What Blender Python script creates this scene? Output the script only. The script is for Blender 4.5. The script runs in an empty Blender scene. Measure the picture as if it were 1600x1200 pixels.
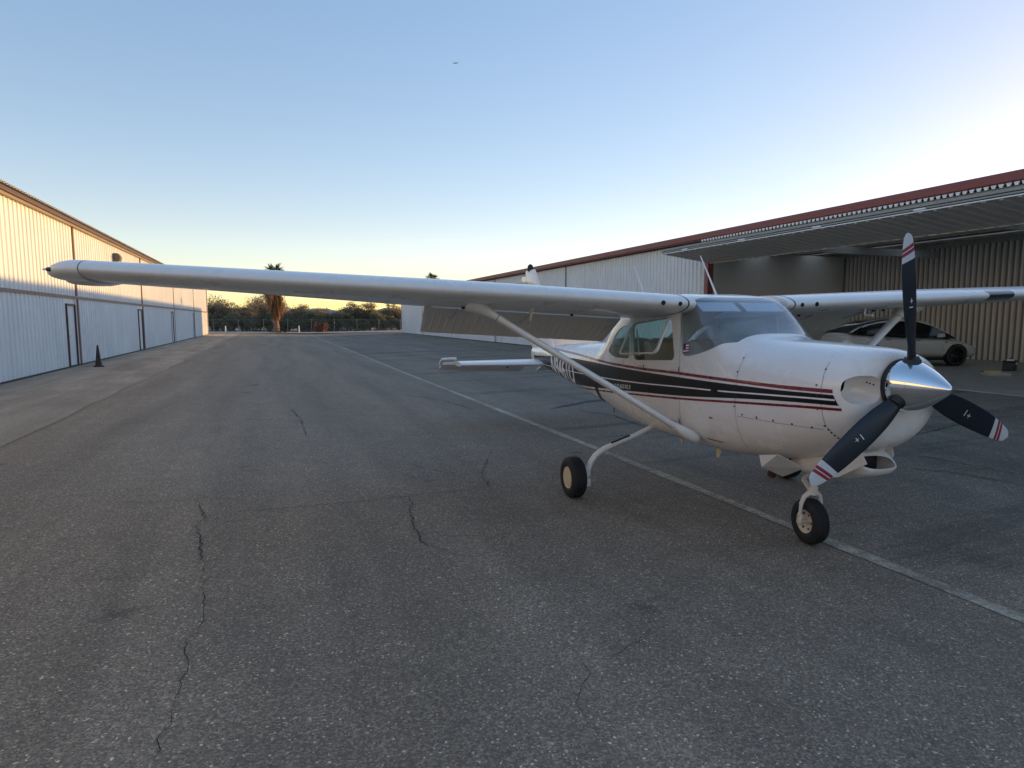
import bpy, bmesh, math, random
import numpy as np
from mathutils import Vector, Matrix
R = math.radians
random.seed(7)
S = bpy.context.scene
COL = S.collection

# ------------------------------------------------------------------ camera, sky, sun, exposure
CAM_Z = 1.83
cd = bpy.data.cameras.new('camera'); cam = bpy.data.objects.new('camera', cd); COL.objects.link(cam)
cd.sensor_width = 36.0; cd.lens = 36.0 * 995 / 1600; cd.clip_start = 0.05; cd.clip_end = 30000
cam.location = (0, 0, CAM_Z); cam.rotation_euler = (R(90 - 5.8), 0, R(-20.6))
S.camera = cam

SUN_BEAR, SUN_EL = R(71.3), R(5.1)          # bearing clockwise from +Y
W = bpy.data.worlds.new('World'); S.world = W; W.use_nodes = True
wn = W.node_tree.nodes; wl = W.node_tree.links
sky = wn.new('ShaderNodeTexSky'); sky.sky_type = 'NISHITA'; sky.sun_disc = False
sky.sun_elevation = SUN_EL; sky.sun_rotation = SUN_BEAR
sky.altitude = 0; sky.air_density = 0.82; sky.dust_density = 0.16; sky.ozone_density = 1.45
bg = wn['Background']; bg.inputs['Strength'].default_value = 0.15
gm = wn.new('ShaderNodeGamma'); gm.inputs[1].default_value = 0.50        # the phone's tone curve holds the bright side of the sky
wl.new(sky.outputs[0], gm.inputs[0]); hs = wn.new('ShaderNodeHueSaturation'); hs.inputs['Saturation'].default_value = 1.72; hs.inputs['Hue'].default_value = 0.511
wl.new(gm.outputs[0], hs.inputs['Color']); wb = wn.new('ShaderNodeMix'); wb.data_type = 'RGBA'; wb.blend_type = 'MULTIPLY'; wb.inputs[0].default_value = 1; wb.inputs[7].default_value = (1.18, 0.975, 0.93, 1)   # white balance
wl.new(hs.outputs[0], wb.inputs[6]); wl.new(wb.outputs[2], bg.inputs['Color'])
sl = bpy.data.lights.new('sun', 'SUN'); sl.energy = 1.6; sl.angle = R(0.6); sl.color = (1.0, 0.57, 0.18)
sun = bpy.data.objects.new('sun', sl); COL.objects.link(sun)
sd = Vector((math.sin(SUN_BEAR) * math.cos(SUN_EL), math.cos(SUN_BEAR) * math.cos(SUN_EL), math.sin(SUN_EL)))
sun.rotation_euler = (-sd).to_track_quat('-Z', 'Y').to_euler(); sun.location = (30, 10, 20)
S.view_settings.view_transform = 'Standard'; S.view_settings.look = 'None'
S.view_settings.gamma = 1.0; S.view_settings.exposure = 1.97; S.view_settings.use_curve_mapping = False

# ------------------------------------------------------------------ helpers
class MB:
    """collects vertices and faces of one mesh object"""
    def __init__(s): s.v = []; s.f = []; s.m = []; s.cm = 0
    def add(s, vs, fs, m=None):
        o = len(s.v); s.v += [tuple(map(float, p)) for p in vs]
        for f in fs: s.f.append(tuple(i + o for i in f)); s.m.append(s.cm if m is None else m)
        return s
    def box(s, x0, x1, y0, y1, z0, z1, m=None):
        vs = [(x, y, z) for z in (z0, z1) for y in (y0, y1) for x in (x0, x1)]
        return s.add(vs, [(0,2,3,1), (4,5,7,6), (0,1,5,4), (2,6,7,3), (0,4,6,2), (1,3,7,5)], m)
    def obox(s, c, ax, ay, az, m=None):
        c, ax, ay, az = map(Vector, (c, ax, ay, az))
        vs = [c + ax * i + ay * j + az * k for k in (-1, 1) for j in (-1, 1) for i in (-1, 1)]
        return s.add(vs, [(0,2,3,1), (4,5,7,6), (0,1,5,4), (2,6,7,3), (0,4,6,2), (1,3,7,5)], m)
    def rings(s, rs, cap=(True, True), closed=True, m=None):
        n = len(rs[0]); vs = [p for r in rs for p in r]; fs = []
        for i in range(len(rs) - 1):
            for j in range(n if closed else n - 1):
                k = (j + 1) % n
                fs.append((i*n + j, i*n + k, (i+1)*n + k, (i+1)*n + j))
        if cap[0]: fs.append(tuple(range(n - 1, -1, -1)))
        if cap[1]: fs.append(tuple((len(rs)-1)*n + j for j in range(n)))
        return s.add(vs, fs, m)
    def tube(s, pts, r, n=8, m=None, flat=1.0, up=(0, 0, 1)):
        pts = [Vector(p) for p in pts]; rs = []
        rad = r if hasattr(r, '__len__') else [r] * len(pts)
        for i, p in enumerate(pts):
            t = (pts[min(i+1, len(pts)-1)] - pts[max(i-1, 0)]).normalized()
            u = Vector(up).cross(t)
            if u.length < 1e-3: u = Vector((1, 0, 0)).cross(t)
            u.normalize(); w = t.cross(u)
            rs.append([p + u * math.cos(a) * rad[i] + w * math.sin(a) * rad[i] * flat for a in [2*math.pi*j/n for j in range(n)]])
        return s.rings(rs, m=m)
    def lathe(s, c, axis, prof, n=24, m=None, cap=(True, True)):
        """prof: list of (distance along axis, radius)"""
        c = Vector(c); a = Vector(axis).normalized()
        u = a.orthogonal().normalized(); w = a.cross(u)
        return s.rings([[c + a*d + (u*math.cos(t) + w*math.sin(t)) * max(r, 1e-4) for t in [2*math.pi*j/n for j in range(n)]] for d, r in prof], cap=cap, m=m)
    def prism(s, poly, axis, a0, a1, m=None):
        """poly: 2-D points, extruded along axis index from a0 to a1 (remaining axes in order)"""
        def P(p, a): q = list(p); q.insert(axis, a); return q
        return s.rings([[P(p, a0) for p in poly], [P(p, a1) for p in poly]], m=m)
    def mesh(s, name):
        me = bpy.data.meshes.new(name); me.from_pydata(s.v, [], s.f)
        me.polygons.foreach_set('material_index', s.m); me.update(); return me
    def build(s, name, mats, parent=None, smooth=None, fix=True, bevel=0):
        me = s.mesh(name)
        if fix:
            b = bmesh.new(); b.from_mesh(me); bmesh.ops.recalc_face_normals(b, faces=b.faces); b.to_mesh(me); b.free()
        return finish(name, me, mats, parent, smooth, bevel)

def finish(name, me, mats, parent=None, smooth=None, bevel=0):
    for m in (mats if isinstance(mats, (list, tuple)) else [mats]): me.materials.append(m)
    if smooth is not None:
        me.shade_smooth(); me.set_sharp_from_angle(angle=R(smooth))
    o = bpy.data.objects.new(name, me); COL.objects.link(o)
    if parent: o.parent = parent
    if bevel:
        b = o.modifiers.new('bevel', 'BEVEL'); b.width = bevel; b.segments = 2; b.limit_method = 'ANGLE'; b.angle_limit = R(40)
    return o
def tag(o, label, cat, group=None):
    o['label'] = label; o['category'] = cat
    if group: o['group'] = group
    return o
def struct(o): o['kind'] = 'structure'; return o
def stuff(o): o['kind'] = 'stuff'; return o
def empty(name, loc=(0, 0, 0), rz=0):
    o = bpy.data.objects.new(name, None); COL.objects.link(o); o.location = loc; o.rotation_euler = (0, 0, rz); o.empty_display_size = 0.2
    return o
def copy_tree(o, parent=None):
    c = o.copy(); COL.objects.link(c); c.parent = parent
    for ch in list(o.children): copy_tree(ch, c)
    return c
def evaluated(o):
    dg = bpy.context.evaluated_depsgraph_get(); dg.update()
    return bpy.data.meshes.new_from_object(o.evaluated_get(dg))
def boolean(target, cutters, op='DIFFERENCE'):
    """applies exact booleans to target, removes the cutters"""
    for c in cutters:
        m = target.modifiers.new('b', 'BOOLEAN'); m.operation = op; m.object = c; m.solver = 'EXACT'
    me = evaluated(target); target.modifiers.clear(); old = target.data; target.data = me; bpy.data.meshes.remove(old)
def kill(*os):
    for o in os:
        d = o.data; bpy.data.objects.remove(o)
        if d and d.users == 0 and isinstance(d, bpy.types.Mesh): bpy.data.meshes.remove(d)

# ------------------------------------------------------------------ materials
class NT:
    def __init__(s, name):
        s.mat = bpy.data.materials.new(name); s.mat.use_nodes = True
        s.n = s.mat.node_tree.nodes; s.l = s.mat.node_tree.links
        s.p = s.n['Principled BSDF']; s.out = s.n['Material Output']
        s._c = None
    def coord(s, kind='Object'):
        if not s._c: s._c = s.n.new('ShaderNodeTexCoord')
        return s._c.outputs[kind]
    def map(s, vec, scale=(1, 1, 1), loc=(0, 0, 0), rot=(0, 0, 0)):
        m = s.n.new('ShaderNodeMapping'); m.inputs['Scale'].default_value = scale; m.inputs['Location'].default_value = loc; m.inputs['Rotation'].default_value = rot
        s.l.new(vec, m.inputs[0]); return m.outputs[0]
    def noise(s, vec, scale, detail=4, rough=0.5, dist=0):
        t = s.n.new('ShaderNodeTexNoise'); t.inputs['Scale'].default_value = scale; t.inputs['Detail'].default_value = detail
        t.inputs['Roughness'].default_value = rough; t.inputs['Distortion'].default_value = dist; s.l.new(vec, t.inputs['Vector']); return t.outputs['Fac']
    def voro(s, vec, scale, feature='F1', out='Distance'):
        t = s.n.new('ShaderNodeTexVoronoi'); t.feature = feature; t.inputs['Scale'].default_value = scale; s.l.new(vec, t.inputs['Vector']); return t.outputs[out]
    def ramp(s, fac, *stops):
        r = s.n.new('ShaderNodeValToRGB'); e = r.color_ramp.elements
        while len(e) < len(stops): e.new(0.5)
        for el, (p, c) in zip(e, stops):
            el.position = p; el.color = (c, c, c, 1) if not hasattr(c, '__len__') else (*c, 1)
        s.l.new(fac, r.inputs[0]); return r.outputs[0]
    def mix(s, fac, a, b, mode='MIX'):
        m = s.n.new('ShaderNodeMix'); m.data_type = 'RGBA'; m.blend_type = mode
        for sock, v in ((m.inputs[0], fac), (m.inputs[6], a), (m.inputs[7], b)):
            if isinstance(v, bpy.types.NodeSocket): s.l.new(v, sock)
            elif hasattr(v, '__len__'): sock.default_value = (*v, 1)
            else: sock.default_value = v
        return m.outputs[2]
    def math(s, op, a, b=0.0, clamp=False):
        m = s.n.new('ShaderNodeMath'); m.operation = op; m.use_clamp = clamp
        for sock, v in zip(m.inputs, (a, b)):
            if isinstance(v, bpy.types.NodeSocket): s.l.new(v, sock)
            else: sock.default_value = v
        return m.outputs[0]
    def sep(s, vec):
        m = s.n.new('ShaderNodeSeparateXYZ'); s.l.new(vec, m.inputs[0]); return m.outputs
    def bump(s, h, strength=0.3, dist=0.01):
        b = s.n.new('ShaderNodeBump'); b.inputs['Strength'].default_value = strength; b.inputs['Distance'].default_value = dist
        s.l.new(h, b.inputs['Height']); s.l.new(b.outputs[0], s.p.inputs['Normal'])
    def set(s, **k):
        for n, v in k.items():
            sock = s.p.inputs[n.replace('_', ' ')]
            if isinstance(v, bpy.types.NodeSocket): s.l.new(v, sock)
            elif hasattr(v, '__len__'): sock.default_value = (*v, 1)
            else: sock.default_value = v
        return s
def pm(name, col, rough=0.5, metal=0.0, var=0.12, scale=6.0, bump=0.0, coat=0.0, spec=0.5, dent=0.0, streak=0.0):
    """procedural paint, metal, rubber: base colour with noise wear and uneven gloss"""
    t = NT(name); c = t.coord()
    n = t.noise(c, scale, 5, 0.6); n2 = t.noise(c, scale * 9, 3, 0.6)
    f = t.math('ADD', t.math('MULTIPLY', n, 0.65), t.math('MULTIPLY', n2, 0.35))
    lo = tuple(x * (1 - var) for x in col); hi = tuple(min(1, x * (1 + var)) for x in col)
    bc = t.ramp(f, (0.3, lo), (0.7, hi))
    if streak:
        sn = t.noise(t.map(c, (0.7, 7.0, 7.0)), 1.6, 5, 0.65); bc = t.mix(t.ramp(sn, (0.52, 0.0), (0.72, streak)), bc, tuple(x * 0.55 for x in col))
    t.set(Base_Color=bc, Metallic=metal)
    r = t.ramp(n, (0.3, max(0.02, rough * 0.85)), (0.75, min(1, rough * 1.15)))
    t.set(Roughness=r); t.p.inputs['Specular IOR Level'].default_value = spec
    if coat: t.p.inputs['Coat Weight'].default_value = coat; t.p.inputs['Coat Roughness'].default_value = 0.05
    if bump: t.bump(n2, bump, 0.01)
    if dent: t.bump(t.noise(c, 3.2, 2, 0.4), dent, 0.02)        # oil-canned sheet metal
    return t.mat

def asphalt_mat():
    t = NT('asphalt'); c = t.coord('Object'); xyz = t.sep(c)
    big = t.noise(c, 0.35, 5, 0.6); mid = t.noise(c, 2.2, 5, 0.65)
    stretch = t.noise(t.map(c, (1.2, 0.10, 1)), 1.0, 5, 0.6, 0.4)            # wheel tracks run along the lane
    cross = t.noise(t.map(c, (0.10, 1.3, 1)), 1.0, 6, 0.65, 0.3)
    cell = t.voro(c, 105, 'F1', 'Color'); cs = t.sep(cell)
    grain = t.noise(c, 160, 2, 0.5)
    stone = t.ramp(cs[0], (0.0, 0.55), (0.55, 0.86), (0.90, 1.2), (0.982, 1.6), (0.99, 2.6), (1.0, 2.8))
    # weathered brown-grey on the left half of the lane, blue-black seal coat right of the painted line
    side = t.math('ADD', xyz[0], t.math('MULTIPLY', t.math('SUBTRACT', big, 0.5), 5.0))
    tone = t.ramp(t.math('DIVIDE', t.math('ADD', side, 7.0), 20.0, True), (0.02, (0.315, 0.248, 0.176)), (0.30, (0.298, 0.236, 0.170)), (0.50, (0.282, 0.226, 0.167)), (0.60, (0.258, 0.210, 0.160)), (1.0, (0.234, 0.193, 0.150)))
    base = t.mix(1.0, tone, t.ramp(mid, (0.25, 0.82), (0.75, 1.18)), 'MULTIPLY')
    base = t.mix(1.0, base, t.ramp(stretch, (0.32, 0.80), (0.66, 1.14)), 'MULTIPLY')
    spots = t.ramp(t.noise(c, 1.1, 3, 0.55), (0.24, 0.55), (0.31, 1.0)); base = t.mix(1.0, base, spots, 'MULTIPLY')
    right = t.ramp(t.math('DIVIDE', t.math('ADD', xyz[0], 0.0), 10.0, True), (0.40, 0.0), (0.46, 1.0))
    dark = t.ramp(cross, (0.36, 0.55), (0.48, 1.0))
    base = t.mix(right, base, t.mix(1.0, base, dark, 'MULTIPLY'))
    base = t.mix(1.0, base, stone, 'MULTIPLY')
    base = t.mix(0.35, base, t.mix(1.0, base, t.ramp(grain, (0.3, 0.4), (0.7, 1.6)), 'MULTIPLY'))
    t.set(Base_Color=base, Roughness=t.ramp(mid, (0.3, 0.72), (0.7, 0.92)))
    t.p.inputs['Specular IOR Level'].default_value = 0.35
    h = t.math('ADD', t.math('MULTIPLY', cs[1], 0.6), t.math('MULTIPLY', grain, 0.5)); t.bump(h, 0.55, 0.006)
    return t.mat
def apron_mat():
    t = NT('old_apron'); c = t.coord('Object')
    big = t.noise(c, 0.5, 6, 0.65); st = t.noise(t.map(c, (1.6, 0.15, 1)), 1.0, 5, 0.6, 0.4); g = t.noise(c, 120, 2); cs = t.sep(t.voro(c, 80, 'F1', 'Color'))
    base = t.ramp(big, (0.3, (0.30, 0.24, 0.175)), (0.7, (0.43, 0.355, 0.265)))
    base = t.mix(1.0, base, t.ramp(st, (0.3, 0.72), (0.66, 1.15)), 'MULTIPLY')
    base = t.mix(1.0, base, t.ramp(cs[0], (0, 0.75), (0.9, 1.15), (1.0, 1.7)), 'MULTIPLY')
    t.set(Base_Color=base, Roughness=0.9); t.bump(g, 0.4, 0.005); return t.mat
def soil_mat():
    t = NT('desert_soil'); c = t.coord('Object'); n = t.noise(c, 0.4, 7, 0.65); g = t.noise(c, 14, 4)
    t.set(Base_Color=t.mix(0.4, t.ramp(n, (0.3, (0.20, 0.155, 0.11)), (0.7, (0.33, 0.27, 0.20))), t.ramp(g, (0.3, (0.15, 0.12, 0.09)), (0.7, (0.38, 0.31, 0.24)))), Roughness=0.95); t.bump(g, 0.6, 0.04); return t.mat
def line_mat():
    t = NT('worn_line_paint'); c = t.coord('Object'); n = t.noise(c, 9, 6, 0.75); n2 = t.noise(c, 70, 3, 0.7); n3 = t.noise(c, 0.9, 3)
    w = t.math('ADD', t.math('ADD', t.math('MULTIPLY', n, 0.5), t.math('MULTIPLY', n2, 0.5)), t.math('MULTIPLY', t.math('SUBTRACT', n3, 0.5), 0.25))
    t.set(Base_Color=t.ramp(w, (0.40, (0.20, 0.162, 0.124)), (0.50, (0.38, 0.325, 0.245)), (0.62, (0.66, 0.58, 0.45))), Roughness=0.85); t.bump(n2, 0.4, 0.004); return t.mat
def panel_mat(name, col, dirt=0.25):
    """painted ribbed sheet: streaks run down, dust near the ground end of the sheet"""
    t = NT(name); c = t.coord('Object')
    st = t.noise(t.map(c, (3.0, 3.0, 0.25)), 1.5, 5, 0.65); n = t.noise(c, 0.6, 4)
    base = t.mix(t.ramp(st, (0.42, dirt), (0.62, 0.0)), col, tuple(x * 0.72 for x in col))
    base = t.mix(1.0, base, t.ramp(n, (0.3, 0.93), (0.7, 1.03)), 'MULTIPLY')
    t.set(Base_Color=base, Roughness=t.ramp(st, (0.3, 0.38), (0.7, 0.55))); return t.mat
def glass_mat(name, tint, dust=0.04, rough=0.0, ior=1.5):
    t = NT(name); c = t.coord('Object')
    tr = t.n.new('ShaderNodeBsdfTransparent'); tr.inputs[0].default_value = (*tint, 1)
    gl = t.n.new('ShaderNodeBsdfGlossy'); gl.inputs['Roughness'].default_value = rough; gl.inputs['Color'].default_value = (1, 1, 1, 1)
    g = t.n.new('ShaderNodeNewGeometry'); dp = t.n.new('ShaderNodeVectorMath'); dp.operation = 'DOT_PRODUCT'; t.l.new(g.outputs['Normal'], dp.inputs[0]); t.l.new(g.outputs['Incoming'], dp.inputs[1])
    f0 = ((ior - 1) / (ior + 1)) ** 2; sch = t.math('POWER', t.math('SUBTRACT', 1.0, t.math('ABSOLUTE', dp.outputs['Value']), True), 5.0); fr_ = t.math('ADD', t.math('MULTIPLY', sch, 1 - f0), f0)
    m1 = t.n.new('ShaderNodeMixShader'); t.l.new(fr_, m1.inputs[0]); t.l.new(tr.outputs[0], m1.inputs[1]); t.l.new(gl.outputs[0], m1.inputs[2])
    df = t.n.new('ShaderNodeBsdfDiffuse'); df.inputs[0].default_value = (0.75, 0.78, 0.82, 1)
    n = t.noise(c, 5, 6, 0.7); fac = t.ramp(n, (0.3, dust * 0.5), (0.75, dust * 1.6))
    m2 = t.n.new('ShaderNodeMixShader'); t.l.new(fac, m2.inputs[0]); t.l.new(m1.outputs[0], m2.inputs[1]); t.l.new(df.outputs[0], m2.inputs[2])
    t.l.new(m2.outputs[0], t.out.inputs[0]); return t.mat
def leaf_mat(name, a, b, trans=0.42):
    t = NT(name); oi = t.n.new('ShaderNodeObjectInfo'); c = t.coord('Object'); n = t.noise(c, 1.4, 4, 0.6); geo = t.n.new('ShaderNodeNewGeometry')
    f = t.math('ADD', t.math('MULTIPLY', n, 0.6), t.math('ADD', t.math('MULTIPLY', geo.outputs['Random Per Island'], 0.35), t.math('MULTIPLY', oi.outputs['Random'], 0.12)))
    col = t.ramp(f, (0.25, a), (0.85, b)); t.set(Base_Color=col, Roughness=0.75)
    tl = t.n.new('ShaderNodeBsdfTranslucent'); t.l.new(col, tl.inputs[0])
    m = t.n.new('ShaderNodeMixShader'); m.inputs[0].default_value = trans; t.l.new(t.p.outputs[0], m.inputs[1]); t.l.new(tl.outputs[0], m.inputs[2]); t.l.new(m.outputs[0], t.out.inputs[0]); return t.mat

def added_rooflight_mat():  # sheet for the unseen roof panels added to light the hangar
    t = NT('added_rooflight_fibreglass'); c = t.coord('Object'); col = t.ramp(t.noise(c, 2, 4), (0.3, (0.80, 0.82, 0.80)), (0.7, (0.92, 0.93, 0.90)))
    tl = t.n.new('ShaderNodeBsdfTranslucent'); t.l.new(col, tl.inputs[0]); t.set(Base_Color=col, Roughness=0.5)
    m = t.n.new('ShaderNodeMixShader'); m.inputs[0].default_value = 0.85; t.l.new(t.p.outputs[0], m.inputs[1]); t.l.new(tl.outputs[0], m.inputs[2]); t.l.new(m.outputs[0], t.out.inputs[0]); return t.mat
M = {
 'added_rooflight': added_rooflight_mat(),
 'asphalt': asphalt_mat(), 'apron': apron_mat(), 'soil': soil_mat(), 'line': line_mat(),
 'seal': pm('fresh_seal_coat', (0.055, 0.053, 0.052), 0.75, var=0.3, scale=9, bump=0.2), 'tar': pm('crack_tar', (0.020, 0.019, 0.018), 0.8, var=0.3, scale=20),
 'panel': panel_mat('hangar_panel', (0.80, 0.815, 0.83)), 'panel_r': panel_mat('hangar_panel_weathered', (0.74, 0.74, 0.74), 0.25),
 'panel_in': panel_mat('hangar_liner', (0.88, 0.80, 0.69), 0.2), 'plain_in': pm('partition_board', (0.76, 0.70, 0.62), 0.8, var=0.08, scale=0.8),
 'door_skin': panel_mat('folding_door_skin', (0.72, 0.70, 0.66), 0.3), 'steel': pm('grey_steel', (0.55, 0.55, 0.53), 0.5, 0.2, 0.2, 3),
 'red_trim': pm('oxide_red_trim', (0.22, 0.050, 0.048), 0.45, var=0.2, scale=1.5), 'tan_trim': pm('tan_trim', (0.27, 0.19, 0.125), 0.5, var=0.2, scale=1.5), 'dark_frame': pm('dark_door_frame', (0.07, 0.04, 0.036), 0.5, var=0.2), 'pan_shade': panel_mat('liner_pan_painted_shade', (0.30, 0.27, 0.23), 0.3), 'brown_trim': pm('brown_trim', (0.25, 0.135, 0.115), 0.5, var=0.2, scale=1.5),  # liner pans: shade between the ribs is put into their colour
 'dark_trim': pm('dark_base_trim', (0.035, 0.028, 0.026), 0.7, var=0.3), 'roof': pm('roof_sheet', (0.40, 0.37, 0.34), 0.5, 0.3, 0.15, 1.0),
 'steel_d': pm('dull_door_steel', (0.27, 0.275, 0.27), 0.5, 0.2, 0.2, 3), 'dash_r': pm('door_gap_black', (0.02, 0.02, 0.02), 0.8), 'concrete': pm('hangar_floor_concrete', (0.30, 0.28, 0.25), 0.6, var=0.25, scale=0.7, bump=0.1), 'white_edge': pm('white_sheet_edge', (0.78, 0.79, 0.80), 0.4, var=0.06),
 'black': pm('black_plastic', (0.012, 0.012, 0.013), 0.5, var=0.2), 'lamp_grey': pm('lamp_housing', (0.10, 0.085, 0.075), 0.5, var=0.2),
 'sand': pm('sand_strip', (0.42, 0.36, 0.29), 0.95, var=0.2, scale=1.2, bump=0.4), 'galv': pm('galvanised_wire', (0.26, 0.26, 0.25), 0.5, 0.6, 0.1),
 'bark': pm('grey_bark', (0.11, 0.085, 0.065), 0.9, var=0.3, scale=8, bump=0.5),
 'leaf_g': leaf_mat('green_leaves', (0.10, 0.10, 0.055), (0.26, 0.25, 0.15)), 'leaf_b': leaf_mat('brown_tamarisk', (0.18, 0.14, 0.09), (0.42, 0.32, 0.21)),
 'leaf_o': leaf_mat('olive_leaves', (0.15, 0.13, 0.085), (0.36, 0.30, 0.20)), 'frond': leaf_mat('palm_fronds', (0.03, 0.05, 0.02), (0.085, 0.12, 0.045)),
 'dead_frond': leaf_mat('dead_fronds', (0.16, 0.085, 0.040), (0.36, 0.20, 0.10)),
}
# ------------------------------------------------------------------ ground, lane, apron
LX = 4.2                                                   # valley line of the lane
def gz(x):
    d = abs(x - LX); return 0.03 + 0.0245 * max(0.0, min(d, 10.0) - 0.6)
XL, XR = -6.2, 14.2                                        # hangar fronts
b = MB(); q = 9000
b.add([(-q, -q, -0.12), (q, -q, -0.12), (q, q, -0.12), (-q, q, -0.12)], [(0, 1, 2, 3)]); struct(b.build('ground', M['soil']))
b = MB(); xs = [-40, -20] + [XL - 0.3 + i * 0.7 for i in range(31)] + [26, 60]; ys = [-70, -40, -20, -10, 0, 10, 20, 40, 60, 81.5]
vs = [(x, y, gz(x)) for y in ys for x in xs]; n = len(xs)
b.add(vs, [(i*n + j, i*n + j + 1, (i+1)*n + j + 1, (i+1)*n + j) for i in range(len(ys)-1) for j in range(n-1)]); struct(b.build('taxi_lane', M['asphalt']))
b = MB(); xs = [XL - 0.2, -5.4, -4.6, -3.9, -3.32]; ys = [-40 + 1.5 * i for i in range(79)]
def ej(y): return 0.05 * math.sin(y * 1.7) + 0.04 * math.sin(y * 4.1 + 1)
vs = [(x + (ej(y) if k == 4 else 0), y, gz(x) + 0.006) for y in ys for k, x in enumerate(xs)]
b.add(vs, [(i*5 + j, i*5 + j + 1, i*5 + j + 6, i*5 + j + 5) for i in range(len(ys)-1) for j in range(4)]); struct(b.build('apron', M['apron']))
b = MB(); ys = [-30 + 0.6 * i for i in range(180)]
vs = []
for y in ys:
    c = 4.17 + 0.02 * math.sin(y * 0.21); w = 0.062 + 0.007 * math.sin(y * 2.3) + 0.005 * math.sin(y * 5.7)
    vs += [(c - w, y, gz(c) + 0.005), (c + w, y, gz(c) + 0.005)]
b.add(vs, [(2*i, 2*i+1, 2*i+3, 2*i+2) for i in range(len(ys)-1)]); struct(b.build('painted_line', M['line']))
# cracks: irregular open joints, drawn as thin tarry ribbons lying in the surface
CR = [([(-0.476, 2.61), (-0.476, 2.812), (-0.464, 3.116), (-0.452, 3.342), (-0.488, 3.585), (-0.414, 3.842), (-0.444, 3.987), (-0.497, 4.658), (-0.545, 5.086), (-0.641, 5.712), (-0.598, 5.938), (-0.704, 6.465)], 0.007), ([(-2.205, 6.894), (-1.536, 6.659), (-1.081, 6.55), (-0.76, 6.48), (-0.549, 6.726), (-0.327, 6.841)], 0.0042), ([(-0.576, 5.97), (-0.332, 5.997), (0.158, 6.02), (0.743, 6.05), (1.215, 6.105), (2.106, 6.216)], 0.0042), ([(-1.651, 4.722), (-1.277, 4.677), (-0.99, 4.663), (-0.695, 4.516), (-0.586, 4.285)], 0.003), ([(1.472, 7.56), (1.788, 6.991), (2.159, 6.73), (2.098, 6.191)], 0.008), ([(2.802, 8.263), (2.159, 6.73)], 0.006), ([(1.419, 2.829), (1.425, 2.698), (1.295, 2.546), (1.23, 2.435), (1.211, 2.228), (1.212, 2.122)], 0.005), ([(1.562, 2.749), (1.801, 2.859), (1.95, 2.964)], 0.004), ([(1.215, 6.105), (1.059, 5.208), (1.036, 4.736), (1.23, 4.418)], 0.006), ([(-1.106, 3.046), (-1.06, 3.04)], 0.005), ([(8.741, 6.577), (9.88, 6.809), (11.021, 7.012)], 0.012), ([(7.617, 5.715), (7.71, 5.237), (7.739, 4.476)], 0.014), ([(6.873, 5.322), (7.211, 4.889), (7.357, 4.248)], 0.01), ([(0.293, 12.79), (0.415, 11.506), (0.421, 9.869)], 0.02), ([(1.264, 4.823), (1.734, 4.764), (2.093, 4.541)], 0.005), ([(2.381, 15.726), (3.503, 13.801), (3.728, 12.106)], 0.02), ([(5.589, 11.262), (5.858, 10.217), (5.731, 8.942)], 0.014)]
b = MB(); rr = random.Random(3)
for pts, w0 in CR:
    P = []
    for (x0, y0), (x1, y1) in zip(pts[:-1], pts[1:]):
        L = math.hypot(x1-x0, y1-y0); k = max(2, min(60, int(L / 0.05)))
        for i in range(k):
            t = i / k; P.append((x0 + (x1-x0)*t + rr.uniform(-1, 1)*min(0.02, L*0.1), y0 + (y1-y0)*t + rr.uniform(-1, 1)*min(0.02, L*0.1)))
    P.append(pts[-1]); vs = []; wv = 1.0
    for i, (x, y) in enumerate(P):
        x1, y1 = P[min(i+1, len(P)-1)]; x0, y0 = P[max(i-1, 0)]; L = math.hypot(x1-x0, y1-y0) or 1
        wv = min(1.6, max(0.25, wv + rr.uniform(-0.45, 0.45))); w = w0 * 0.55 * wv * min(1, i / 3 + 0.1, (len(P)-1-i) / 3 + 0.1)
        nx, ny = -(y1-y0)/L*w, (x1-x0)/L*w
        vs += [(x-nx, y-ny, gz(x-nx) + 0.009), (x+nx, y+ny, gz(x+nx) + 0.009)]
    b.add(vs, [(2*i, 2*i+1, 2*i+3, 2*i+2) for i in range(len(P)-1)])
stuff(tag(b.build('pavement_cracks', M['tar'], fix=False), 'thin dark cracks wandering across the grey asphalt lane', 'cracks'))

b = MB(); g_ = random.Random(9)
for pts, wd in (([(3.82, 34.12), (5.55, 34.12), (8.19, 33.56), (10.61, 32.1), (13.22, 30.44)], .28), ([(5.2, 11.6), (6.4, 12.2), (8.6, 12.3), (11.5, 13.4)], .10), ([(6.4, 8.2), (7.6, 8.0), (9.8, 8.5), (12.6, 8.3)], .07), ([(5.0, 22.5), (7.5, 23.2), (11.0, 23.0)], .16)):
    P = [(x0 + (x1-x0)*k/14, y0 + (y1-y0)*k/14) for (x0, y0), (x1, y1) in zip(pts[:-1], pts[1:]) for k in range(14)]; n = len(P); vs = []
    for k, (x, y) in enumerate(P):
        w_ = wd*min(1, .15 + k/9, .15 + (n-1-k)/9); a_, c_ = w_*g_.uniform(.5, 1.2), w_*g_.uniform(.5, 1.2); vs += [(x, y - a_, gz(x) + .0085), (x, y + c_, gz(x) + .0085)]
    b.add(vs, [(2*k, 2*k+1, 2*k+3, 2*k+2) for k in range(n-1)])
stuff(tag(b.build('seal_streaks', M['seal'], fix=False), 'dark sealed streaks crossing the right half of the asphalt lane', 'streaks'))

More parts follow.
